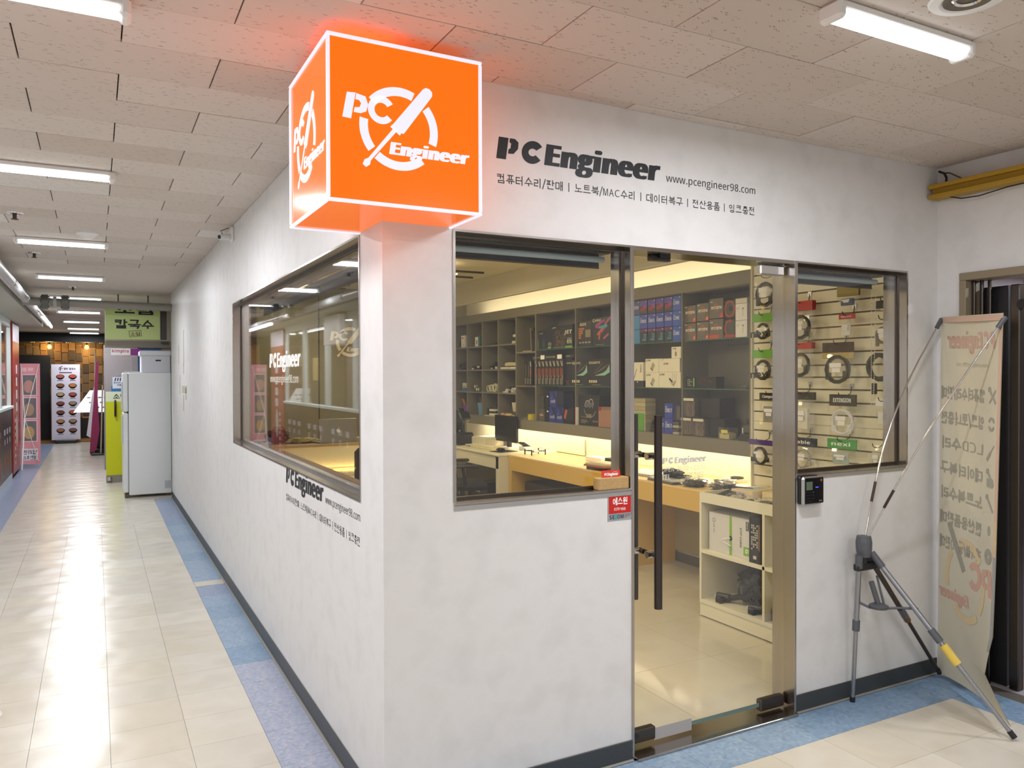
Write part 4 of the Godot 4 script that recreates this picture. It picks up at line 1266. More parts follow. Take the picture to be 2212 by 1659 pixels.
	t = carton("black_box", "black box with an orange and red label at the right of the bottom shelf", -4.018, -3.84, 1.09, .15, .12, cm("101014", .35))
	part("label", face(t, .178, .12).poly(PackedVector2Array([Vector2(.008, .06), Vector2(.04, .04), Vector2(.075, .13), Vector2(.04, .14)]), 0), cm("c0563a", .5), t)
	t = carton("cooler_box", "black cooler box with a drawn twin fan and the number 240", -3.75, -3.395, 1.09, .285, .13, cm("1a1814", .4))
	b = face(t, .355, .13)
	latin(b, "240", .14, .075, .036, .085, true); latin(b, "MasterLiquid", .05, .078, .01, .085)
	for q in 3: b.rect(.05, .05 - .013 * q, [.15, .17, .13][q], .054 - .013 * q)
	for q in 4: b.arc(.255 + .022 * q, .045, .009, .009, .003, 0, 360, 0, 12)
	part("print", b, cm("b0a478", .5), t)
	b = face(t, .355, .13)
	b.arc(.16, .19, .045, .05, .01, 30, 200).arc(.22, .21, .04, .045, .01, -20, 170).arc(.2, .17, .1, .09, .005, 190, 340)
	for q in 7: b.stroke(.14 + .018 * q, .17 + .006 * (q % 3), .15 + .018 * q, .215, .006)
	part("fan_print", b, cm("a8a8ae", .5), t)
	for k in 2:
		t = item("disc_sleeve", ["red thin sleeve leaning left of the cooler box", "white thin sleeve between the red one and the cooler box"][k], "sleeve", [-3.77, -3.757][k] + .012, 1.09, 3.225, "thin sleeves")
		part("sleeve", nb().bx(-.003, .003, 0, .17, -.05, .05), [cm("a03a26", .5), m.letter_white][k], t)
	t = carton("striped_box", "box covered in thin pink upright lines, right end of the bottom shelf", -3.39, -3.08, 1.09, .185, .1, cm("8a6250", .5), "", 3.19)
	b = face(t, .31, .1)
	for k in 26: b.rect(.01 + .0115 * k, .006, .0145 + .0115 * k, .16)
	part("line_print", b, cm("c99a84", .5), t)
	part("red_corner", face(t, .31, .1).rect(.002, .15, .05, .184), cm("8a2420", .5), t)
	carton("black_box", "wide black box standing behind the striped box", -3.385, -3.06, 1.09, .28, .09, cm("0d0d10", .35), "", 3.31)

func routers() -> void:
	var wb := cm("ebe5d2", .5)
	var q := [[-2.714, -2.536, 1.46, .124], [-2.714, -2.536, 1.585, .112], [-2.534, -2.265, 1.46, .126], [-2.534, -2.275, 1.587, .108]]
	for k in 4:
		var t := carton("router_box", "white router box, %s of four on the middle shelf" % ["lower left", "upper left", "lower right with printed antennas", "upper right"][k], q[k][0], q[k][1], q[k][2], q[k][3], .12, wb, "white router boxes")
		var w: float = q[k][1] - q[k][0]
		var b := face(t, w, .12)
		latin(b, "ipTIME", .012 if k < 3 else .06, [.097, .092, .1, .06][k], .014, .06, true)
		if k < 2: b.stroke(.07, .035, .1, .012, .008, 0, 0)
		if k == 2: b.stroke(.13, .075, .17, .045, .016, 0, 0)
		part("print", b, cm("23221f", .5), t)
		b = face(t, w, .12)
		if k < 2: b.poly(PackedVector2Array([Vector2(.07, .038), Vector2(.1, .015), Vector2(.13, .06), Vector2(.1, .085)]), 0)
		if k == 2:
			b.poly(PackedVector2Array([Vector2(.125, .06), Vector2(.165, .02), Vector2(.19, .012), Vector2(.22, .055), Vector2(.19, .055), Vector2(.17, .03)]), 0)
			for j in 3: b.stroke(.17 + .022 * j, .03 + .01 * j, .172 + .022 * j, .115, .004)
		if k == 3: b.poly(PackedVector2Array([Vector2(.03, .09), Vector2(.06, .1), Vector2(.05, .105)]), 0)
		part("picture", b, cm("b0a68c", .5), t)
	var t := carton("router_box", "tall slim white box on top of the right-hand router boxes", -2.378, -2.262, 1.696, .09, .1, wb)
	var b := face(t, .116, .1)
	latin(b, "TIME", .015, .07, .012, .045, true)
	part("print", b, cm("23221f", .5), t)
	part("picture", face(t, .116, .1).rect(.045, .015, .065, .05).stroke(.055, .05, .055, .066, .003), cm("8a8474", .5), t)
	t = carton("black_box", "low black box with a white dot, under the slim antenna box", -2.888, -2.735, 1.46, .054, .12, cm("23211c", .4))
	part("dot", face(t, .153, .12).disc(.066, .044, .006, .006), m.letter_white, t)
	t = carton("router_box", "slim white box with a sideways word, standing on a low black box", -2.888, -2.745, 1.515, .156, .06, wb)
	b = face(t, .143, .06)
	b.stroke(.02, .02, .055, .1, .006, 0, 0)
	b.X = b.X * Transform3D(Basis(Vector3(0, -1, 0), Vector3(1, 0, 0), Vector3(0, 0, 1)), Vector3(.105, .14, 0))
	latin(b, "TIME", 0, 0, .016, .07, true)
	part("print", b, cm("23221f", .5), t)
	# bottom shelf of that bay
	for k in 8: carton("drive_case", "%s thin beige case from the bottom in the stack of eight" % NTH[k], -2.888, -2.715, 1.09 + .0345 * k, .0335, .11, cm("b3ab88" if k % 2 == 0 else "a69e7c", .5), "stack of thin beige cases")
	t = item("green_pack", "bright green blister pack in front of the thin beige cases", "pack", -2.8, 1.09, 3.2)
	part("card", nb().bx(-.06, .07, 0, .15, -.012, .0, .004), cm("5aa02a", .45), t)
	part("white_edge", nb().bx(-.045, -.038, .005, .145, 0, .004), m.letter_white, t)
	t = item("adapter_heap", "black adapters heaped beside the green pack", "adapters", -2.63, 1.09, 3.26)
	part("adapter", nb().bx(-.05, .05, 0, .03, -.04, .04, .006).bx(-.045, .04, .03, .06, -.035, .03, .006), m.black_plastic, t)
	part("cable", nb().tube(coil(.05, 3, .012, 5), .005, 6), m.black_cable, t)
	for k in 3:
		t = carton("processor_box", "blue boxed processor with the mark i7, %s" % ["bottom left of three", "bottom right of three", "on top of the other two"][k], [-2.572, -2.465, -2.465][k], [-2.467, -2.362, -2.362][k], 1.09 + (.123 if k == 2 else 0.0), .121, .09, cm("2a3fa4", .4), "blue boxed processors by the door handle")
		b = face(t, .104, .09)
		latin(b, "CORE i7", .01, .05, .03, .085, true); latin(b, "intel", .01, .088, .009, .026, true)
		part("print", b, cm("dfe2ea", .5), t)
	t = carton("processor_box", "navy box with a grey window, beside the topmost blue boxed processor", -2.36, -2.262, 1.2, .13, .09, cm("141d5a", .4))
	part("window_print", face(t, .098, .09).rect(.045, .01, .09, .115), cm("57564c", .4), t)
	t = item("drive_stack", "small stack of bare drives at the foot of the navy box", "drives", -2.305, 1.09, 3.24)
	for k in 4: part("drive", nb().bx(-.04, .035, .026 * k, .026 * k + .022, -.05, .05, .002), cm("4a4a46" if k % 2 else "a8a494", .4), t)
	# right-hand bay
	t = carton("memory_box", "small black box with a green edge and white lines", -2.2, -2.1, 1.46, .086, .07, cm("17191a", .35))
	part("green_edge", face(t, .1, .07).rect(.082, .012, .096, .078), cm("7fb84a", .5), t)
	b = face(t, .1, .07)
	for j in 4: b.rect(.014, .02 + .014 * j, [.06, .045, .07, .05][j], .025 + .014 * j)
	part("print", b, cm("a8a890", .5), t)
	t = carton("graphics_card_box", "small black box with a dark red dragon swirl on the middle glass shelf", -2.095, -1.865, 1.46, .088, .08, cm("120d0e", .3))
	part("swirl_print", face(t, .23, .08).arc(.09, .04, .045, .036, .008, 30, 200).arc(.15, .045, .03, .02, .01, -40, 120), cm("5c2416", .5), t)
	t = item("clear_bag", "crumpled clear bag of grey parts at the right end of the middle glass shelf", "bag", -1.6, 1.46, 3.27)
	part("bag", lump(.05, .045, .045, 3), m.clear_film, t)
	part("contents", lump(.042, .03, .036, 8), cm("5a584c", .5), t)
	for k in 4:
		var p: Array = [[-2.16, 1.232, .15], [-2.19, 1.09, .138], [-2.05, 1.09, .138], [-1.93, 1.232, .145]][k]
		if k == 3: continue
		t = item("cable_bag", "clear bag of brown cables, %s" % ["top of the pile beside the black boxes", "bottom left of the pile", "bottom right of the pile"][k], "bag", p[0], p[1], 3.215, "bags of brown cables on the bottom shelf")
		for j in 4: part("cable", nb().tube(loop_u(.02 + .012 * j - .045, p[2], .02 + .004 * j), .006, 6), cm(["6a5034", "4a3626", "7d6040", "5c3c2a"][j], .4), t)
		part("bag", nb().bx(-.07, .07, 0, p[2], -.024, .028, .01), m.clear_film, t)
		part("header", nb().bx(-.05, .065, p[2] - .02, p[2], .026, .0285), cm("d5d2c2", .4), t)
	carton("black_box", "upper of two big black boxes behind the bags of cables", -2.075, -1.865, 1.236, .15, .15, cm("0c0c0d", .5), "", 3.24)
	carton("black_box", "lower of two big black boxes behind the bags of cables", -1.985, -1.815, 1.09, .145, .15, cm("0c0c0d", .5), "", 3.24)
	t = item("connector_tub", "clear tub of pale connectors with a yellow note", "tub", -1.79, 1.09, 3.25)
	part("tub", nb().bx(-.055, .055, 0, .085, -.045, .045, .003), m.clear_film, t)
	b = nb()
	for k in 26: b.bx(-.05 + .0038 * k, -.047 + .0038 * k, .002, .03 + .02 * rng.randf(), -.035, .035)
	part("connectors", b, cm("cbbf86", .5), t)
	part("note", nb().bx(-.022, .045, .045, .068, .0455, .047), cm("d8d05a", .5), t)
	t = item("parts_heap", "heap of small dark parts and cards at the shelf's near end", "parts", -1.59, 1.09, 3.26)
	part("card", nb().bx(-.06, .06, 0, .03, -.06, .05, .003).bx(-.05, .045, .031, .05, -.05, .04, .003), cm("2b2a26", .4), t)
	part("heatsink", nb().bx(-.035, .04, .051, .12, -.04, .03, .01), cm("4c4a3c", .4), t)
	part("fan", nb().cyl(Vector3(.005, .12, -.01), Vector3(.005, .16, -.01), .03, 14), m.black_plastic, t)
	part("white_plug", nb().bx(-.055, -.045, .05, .09, .0, .012), m.white_plastic, t)

func coil(r: float, turns: int, sag: float, seed_: int) -> Array:
	var g := RandomNumberGenerator.new()
	g.seed = seed_
	var pts := []
	for i in turns * 14 + 1:
		var a := TAU * i / 14.0
		var rr := r * (1.0 + .1 * sin(a * .37 + seed_) + .05 * g.randf())
		pts.append(Vector3(cos(a) * rr, sin(a) * rr + r * 1.1, sin(a * .23 + seed_) * sag))
	return pts

func flat_coil(r: float, turns: int, seed_: int, th := .006) -> Array:
	var pts := []
	for p in coil(r, turns, th * 1.2, seed_): pts.append(Vector3(p.x, absf(p.z) + th, p.y - r * 1.1))
	return pts

func loop_u(x: float, h: float, w: float) -> Array:
	var pts := []
	for i in 9: pts.append(Vector3(x - w + .006 * sin(i), h * .95 - h * .8 * i / 8.0, .004 * sin(i * 1.7)))
	for i in range(1, 8): pts.append(Vector3(x - w * cos(PI * i / 8.0), h * .15 - h * .1 * sin(PI * i / 8.0), 0))
	for i in 9: pts.append(Vector3(x + w + .006 * cos(i), h * .15 + h * .75 * i / 8.0, .004 * cos(i * 1.3)))
	return pts

func lump(rx: float, h: float, rz: float, seed_: int) -> MB:  # a crumpled heap resting on y = 0
	var f := FastNoiseLite.new()
	f.seed = seed_; f.frequency = 1.6
	var b := nb()
	var pt := func(i: int, k: int) -> Vector3:
		var a := PI * i / 12.0
		var o := TAU * (k % 18) / 18.0
		var d := Vector3(sin(a) * cos(o), cos(a), sin(a) * sin(o))
		var s := 1.0 + .55 * f.get_noise_3d(d.x * 1.3, d.y * 1.3, d.z * 1.3)
		return Vector3(d.x * rx * s, maxf(0.0, h * .5 + d.y * h * .5 * s), d.z * rz * s)
	for i in 12:
		for k in 18: b.quad(pt.call(i, k), pt.call(i, k + 1), pt.call(i + 1, k + 1), pt.call(i + 1, k))
	return b

func cubby_things() -> void:
	var t := item("black_pouch", "black pouch in the top left cubby", "pouch", -6.52, 1.917, 3.28)
	part("pouch", lump(.07, .1, .06, 2), m.black_mesh, t)
	t = carton("white_box", "tall white box with a red mark, top left cubby", -6.46, -6.34, 1.917, .15, .08, m.white_plastic)
	part("mark", face(t, .12, .08).rect(.02, .11, .07, .125).stroke(.06, .02, .08, .04, .008), cm("7a4038", .5), t)
	carton("white_box", "narrow taller white box behind the one with the red mark", -6.38, -6.335, 1.917, .19, .08, m.white_plastic, "", 3.3)
	t = carton("white_box", "small white box with a black figure, second top cubby", -6.05, -5.97, 1.917, .115, .07, m.white_plastic)
	part("figure", face(t, .08, .07).disc(.05, .05, .012, .03), cm("1c1c20", .5), t)
	carton("teal_book", "teal book standing in the second top cubby", -5.965, -5.91, 1.917, .12, .07, cm("1f6a66", .5), "", 3.205, "book")
	t = item("tablet", "flat dark tablets lying in the third top cubby", "tablet", -5.62, 1.917, 3.26)
	part("tablet", nb().bx(-.15, .13, 0, .009, -.09, .06, .003).bx(-.02, .15, .009, .02, -.07, .06, .003), cm("2a2c28", .3), t)
	t = item("gadget_stack", "stack of dark gadgets and cases in the fourth top cubby", "gadgets", -5.04, 1.917, 3.26)
	for k in 6: part("case", nb().bx(-.07 + .012 * (k % 3), .055, .035 * k, .035 * k + .031, -.05, .05, .004), cm(["c8c4b0", "2a2d30", "d2cdb8", "15181c", "2a3440", "1a1a1e"][k], .4), t)
	t = item("folder_row", "dark folders leaning at the right of the narrow upper cubby", "folders", -4.6, 1.817, 3.27)
	for k in 4: part("folder", nb(Transform3D(Basis(Vector3(0, 0, 1), deg_to_rad(6.0 - 2 * k)), Vector3(-.05 + .022 * k, 0, 0))).bx(-.006, .006, .004, .25 - .03 * (k % 2), -.09, .07), cm(["8a7a50", "1a1a1c", "3a3834", "201e1c"][k], .5), t)
	t = item("clipboard", "pale clipboard lying flat in the narrow upper cubby", "clipboard", -4.76, 1.817, 3.27)
	part("board", nb().bx(-.1, .1, 0, .012, -.1, .06, .002), cm("a89e80", .5), t)
	# second row
	t = item("headset_heap", "black headsets heaped in the left cubby of the second row", "headsets", -6.45, 1.638, 3.28)
	part("cups", lump(.11, .1, .08, 5), m.black_mesh, t)
	part("metal_cap", nb().disc(-.06, .03, .014, .014, .075), m.chrome, t)
	t = item("flat_device", "flat black devices in the second cubby of the second row", "devices", -6.03, 1.638, 3.27)
	part("device", nb().bx(-.12, .12, 0, .02, -.08, .07, .004).bx(-.1, .12, .02, .045, -.06, .06, .004), m.black_plastic, t)
	part("ports", nb().bx(-.1, -.05, .004, .016, .07, .073).bx(.03, .09, .024, .04, .06, .063), m.white_plastic, t)
	t = item("camera_heap", "black cameras and adapters in the third cubby of the second row", "devices", -5.58, 1.638, 3.27)
	part("device", lump(.12, .06, .07, 11), m.black_plastic, t)
	part("lens", nb().cyl(Vector3(.04, .05, .0), Vector3(.05, .06, .07), .026, 14), m.black_plastic, t)
	part("white_plug", nb().bx(.08, .1, .004, .03, .05, .07).bx(-.02, 0, .004, .016, .06, .075), m.white_plastic, t)
	t = item("cloth_roll", "rolled cream cloth lying on white cases, fourth cubby of the second row", "cloth", -5.2, 1.662, 3.27)
	part("roll", nb().tube([Vector3(-.15, .025, 0), Vector3(-.05, .03, .01), Vector3(.05, .026, -.005), Vector3(.15, .032, 0)], .024, 10), cm("cfc39a", .8), t)
	for k in 2:
		t = item("white_case", ["flat white case under the cloth roll, left", "flat white case under the cloth roll, right"][k], "case", [-5.27, -5.08][k], 1.638, 3.27, "white cases under the cloth")
		part("case", nb().bx([-.1, -.06][k], [.08, .07][k], 0, .02, -.07, .07, .003), m.white_plastic, t)
	# third row
	t = carton("cream_box", "cream box with a drawn headphone in the left cubby of the third row", -6.5, -6.39, 1.373, .1, .08, cm("d8d0b4", .5), "", 3.24)
	part("picture", face(t, .11, .08).arc(.055, .03, .028, .035, .009, 0, 180), cm("5a564a", .5), t)
	t = item("tape_roll", "blue tape roll lying in the left cubby of the third row", "tape", -6.39, 1.373, 3.23)
	part("roll", nb().lathe([Vector2(.022, 0), Vector2(.045, 0), Vector2(.045, .04), Vector2(.022, .04), Vector2(.022, 0)], 22), cm("2a62b8", .4), t)
	t = item("hub_heap", "grey hubs and plugs in the second cubby of the third row", "devices", -6.05, 1.373, 3.26)
	part("hub", nb().bx(-.12, -.02, 0, .04, -.05, .05, .008).bx(-.01, .13, 0, .055, -.05, .05, .01), cm("4b4c48", .4), t)
	part("plug", nb().bx(-.09, -.055, .04, .075, -.01, .03, .004), cm("c8c2a0", .4), t)
	part("jack", nb().bx(.02, .045, .01, .04, .05, .053).bx(.07, .095, .01, .04, .05, .053), m.white_plastic, t)
	t = item("cable_heap", "cream cables in loose coils, third cubby of the third row", "cables", -5.63, 1.373, 3.25)
	for k in 3: part("coil", nb().tube(coil(.035 + .004 * k, 4, .02, k + 3), .006, 6), cm("d8d2b8", .5), t).position = Vector3(-.12 + .11 * k, 0, .01 * k)
	t = item("cable_heap", "white cables and small black boxes in the fourth cubby of the third row", "cables", -5.16, 1.373, 3.25)
	part("box", nb().bx(-.05, .05, 0, .05, -.04, .03, .004).bx(-.03, .06, .05, .066, -.035, .03, .003), m.black_plastic, t)
	part("coil", nb().tube(coil(.024, 4, .02, 21), .005, 6), m.white_plastic, t).position = Vector3(.09, 0, .04)
	part("coil", nb().tube(coil(.018, 3, .02, 24), .004, 6), m.white_plastic, t).position = Vector3(-.03, 0, .05)
	part("plug", nb().bx(-.15, -.1, 0, .012, .03, .05, .003), m.white_plastic, t)
	# bottom row
	t = item("pen_pot", "purple pot holding orange tools, left cubby of the bottom row", "pot", -6.37, 1.09, 3.25)
	part("pot", nb().lathe([Vector2(0, 0), Vector2(.045, 0), Vector2(.055, .11), Vector2(.05, .11), Vector2(.042, .01), Vector2(0, .01)], 20), cm("6a3a9a", .45), t)
	part("tool", nb().tube([Vector3(-.02, .06, 0), Vector3(-.06, .13, .01), Vector3(-.11, .19, .02)], .009, 8).tube([Vector3(-.02, .06, .01), Vector3(-.05, .14, .02), Vector3(-.07, .17, .02)], .016, 8), cm("a8622e", .5), t)
	part("tool", nb().tube([Vector3(0, .06, -.01), Vector3(.01, .13, 0), Vector3(.03, .18, 0)], .01, 8), cm("7a6a56", .5), t)
	t = item("pen_pot", "light blue cup full of pens and a brush, second cubby of the bottom row", "cup", -5.93, 1.09, 3.24)
	part("cup", nb().lathe([Vector2(0, 0), Vector2(.04, 0), Vector2(.056, .15), Vector2(.052, .15), Vector2(.036, .01), Vector2(0, .01)], 22), cm("5f93bd", .45), t)
	for k in 4: part("pen", nb().tube([Vector3(0, .05, 0), Vector3(-.03 + .016 * k, .17, .01), Vector3(-.05 + .026 * k, .2 + .02 * (k % 2), .015)], .0055, 6), cm(["3a3230", "8a5a3c", "6a3a34", "2a2a30"][k], .5), t)
	part("brush", nb().tube([Vector3(-.01, .05, 0), Vector3(-.07, .2, .01), Vector3(-.11, .29, .02)], .004, 6).tube([Vector3(-.1, .27, .02), Vector3(-.125, .31, .02)], .012, 8), cm("3a3230", .5), t)
	t = item("disc_stack", "white and black disc spindles stacked in the third cubby of the bottom row", "discs", -5.62, 1.104, 3.25)
	for k in 4: part("spindle", nb().cyl(Vector3(.03, .025 * k, 0), Vector3(.03, .025 * k + .022, 0), .075 if k % 2 == 0 else .068, 24), cm("dedbcf" if k % 2 == 0 else "3a2a22", .35), t)
	part("knob", nb().cyl(Vector3(.03, .1, 0), Vector3(.03, .115, 0), .014, 12), m.black_plastic, t)
	part("black_case", nb().bx(-.13, -.06, 0, .08, -.05, .03, .004), m.black_plastic, t)
	t = item("paper_pad", "pale paper pad under the disc spindles", "paper", -5.62, 1.09, 3.25)
	part("pad", nb().bx(-.14, .12, 0, .013, -.09, .07, .001), cm("b5b09a", .6), t)
	t = item("plastic_cup", "ribbed white plastic cup on an upturned clear cup, fourth cubby of the bottom row", "cup", -5.15, 1.163, 3.29)
	part("cup", nb().lathe([Vector2(0, .002), Vector2(.04, 0), Vector2(.054, .1), Vector2(.05, .1), Vector2(.037, .006), Vector2(0, .006)], 22), cm("d9d0b6", .5), t)
	t = item("clear_cup", "upturned clear cup carrying the ribbed white cup", "cup", -5.15, 1.09, 3.29)
	part("cup", nb().lathe([Vector2(.055, 0), Vector2(.052, .03), Vector2(.042, .071), Vector2(0, .071)], 22), m.clear_film, t)
	t = item("cloth", "crumpled cream and orange cloth in the fourth cubby of the bottom row", "cloth", -5.25, 1.09, 3.22)
	part("cloth", lump(.15, .05, .035, 31), cm("d6c190", .9), t)
	part("orange_fold", lump(.08, .055, .03, 33), cm("b8622e", .9), t)
	t = item("tape_roll", "yellow tape roll in the narrow bottom cubby", "tape", -4.7, 1.09, 3.24)
	part("roll", nb().lathe([Vector2(.03, 0), Vector2(.048, 0), Vector2(.048, .062), Vector2(.03, .062), Vector2(.03, 0)], 24), cm("c9b91e", .45), t)
	t = item("glass_jar", "low clear glass jar beside the yellow tape roll", "jar", -4.83, 1.09, 3.24)
	part("jar", nb().lathe([Vector2(0, 0), Vector2(.045, 0), Vector2(.05, .02), Vector2(.046, .035)], 22), m.clear_film, t)
	part("contents", nb().cyl(Vector3(0, .002, 0), Vector3(0, .012, 0), .04, 18), cm("8d8466", .6), t)
	t = item("book", "pale book leaning against the upright spines in the narrow middle cubby", "book", -4.79, 1.46, 3.27)
	part("cover", nb(Transform3D(Basis(Vector3(0, 0, 1), deg_to_rad(-52)), Vector3(-.045, .003, 0))).bx(-.006, .006, 0, .12, -.07, .05), cm("8c8060", .6), t)
	part("dark_book", nb(Transform3D(Basis(Vector3(0, 0, 1), deg_to_rad(-35)), Vector3(-.005, .003, 0))).bx(-.006, .006, 0, .07, -.07, .05), cm("4a3a30", .6), t)

func slat_wall() -> void:
	var t := thing("slat_wall", "cream slatted display wall with metal-lined grooves at the shop's near right end", "display wall", Vector3(3.3, 0, -.82))
	var slots := [2.56, 2.485, 2.407, 2.329, 2.25, 2.172, 2.093, 2.014, 1.936, 1.857, 1.781, 1.7, 1.62, 1.544, 1.466, 1.385, 1.307, 1.177, 1.099, 1.018, .94, .862, .784, .7]
	for i in slots.size() - 1:
		var a: float = slots[i] - .005
		var b: float = slots[i + 1] + .005
		if i == 16:
			wpart("slat", nb().bx(3.2, 3.216, 1.2395, a, -1.485, -.14, .001), m.cream_laminate, t)
			a = 1.238
		wpart("slat", nb().bx(3.2, 3.216, b, a, -1.485, -.14, .001), m.cream_laminate, t)
	wpart("groove_lining", nb().bx(3.214, 3.224, .7, 2.56, -1.487, -.14), cm("766c52", .5), t)
	wpart("edge_board", nb().bx(3.182, 3.445, .76, 2.38, -1.495, -1.487), m.cream_laminate, t)
	wpart("core", nb().bx(3.224, 3.458, .7, 2.6, -1.485, -.14), cm("8a8068", .6), t)

# a pack hung on a hook: its own +z faces the shop floor; origin at the foot of the pack
func pack(called: String, label: String, z0: float, z1: float, y0: float, y1: float, head: Material, head_h: float, kind: String, out := .05, word := "", inner: Material = null, copies := 1, group := "") -> Node3D:
	var t := item(called, label, "hanging pack", (z0 + z1) * .5, y0, 3.2 - out, group)
	var w := (z1 - z0) * .5
	var h := y1 - y0
	if inner == null: inner = m.black_cable
	for c in copies:
		var z := -.014 * c
		if head_h > 0.0: part("header", nb().bx(-w, w, h - head_h, h, z - .002, z + .003, .0008), head, t)
		var bag := nb()
		var hh := h - head_h
		for i in 6:
			for k in 6:
				var pt := func(a: int, b: int) -> Vector3:
					var f := sin(PI * a / 6.0) * sin(PI * b / 6.0)
					return Vector3(lerpf(-w * .96, w * .96, a / 6.0), hh * b / 6.0, z + .003 + .02 * f + .003 * sin(a * 2.1 + b * 1.3 + c))
				bag.quad(pt.call(i, k), pt.call(i + 1, k), pt.call(i + 1, k + 1), pt.call(i, k + 1))
		part("bag", bag, m.clear_film, t)
		var r := minf(w * .72, hh * .4)
		if c > 0 and kind != "flat": continue
		match kind:
			"coil":
				var o := part("cable", nb().tube(coil(r, 4, .006, int(absf(z0) * 100)), maxf(.0055, r * .09), 7), inner, t)
				o.position = Vector3(0, hh * .45 - r * 1.1, z + .004)
				part("plug", nb().bx(-w * .75, -w * .4, hh * .12, hh * .35, z - .002, z + .012, .003).bx(w * .35, w * .7, hh * .15, hh * .4, z - .002, z + .012, .003), inner, t)
			"lump":
				part("contents", lump(w * .8, hh * .75, .018, int(absf(z0) * 100)), inner, t)
			"flat":
				part("contents", nb().bx(-w * .6, w * .5, hh * .1, hh * .75, z - .002, z + .008, .003), inner, t)
		if kind != "lump": part("paper_label", nb().bx(-w * .45, w * .3, hh * .52, hh * .66, z + .014, z + .0155).bx(-w * .25, w * .25, hh * .36, hh * .5, z + .016, z + .0172), m.letter_white, t)
	if word:
		var b := nb(front(0, 0, .0042))
		latin(b, word, -w * .7, h - head_h * .68, head_h * .36, w * 1.3, true)
		part("word", b, m.letter_white if head != m.white_plastic else m.letter_black, t)
	var hk := part("hook", nb().tube([Vector3(0, h + .05, -out + .004), Vector3(0, h + .006, -out + .012), Vector3(0, h - .012, -.02), Vector3(0, h - .012, .02), Vector3(0, h - .006, .034), Vector3(0, h + .012, .042)], .0026, 6), m.black_cable, t)
	part("hook_plate", nb().bx(-.014, .014, h + .035, h + .065, -out + .0005, -out + .005), m.aluminium, hk)
	return t

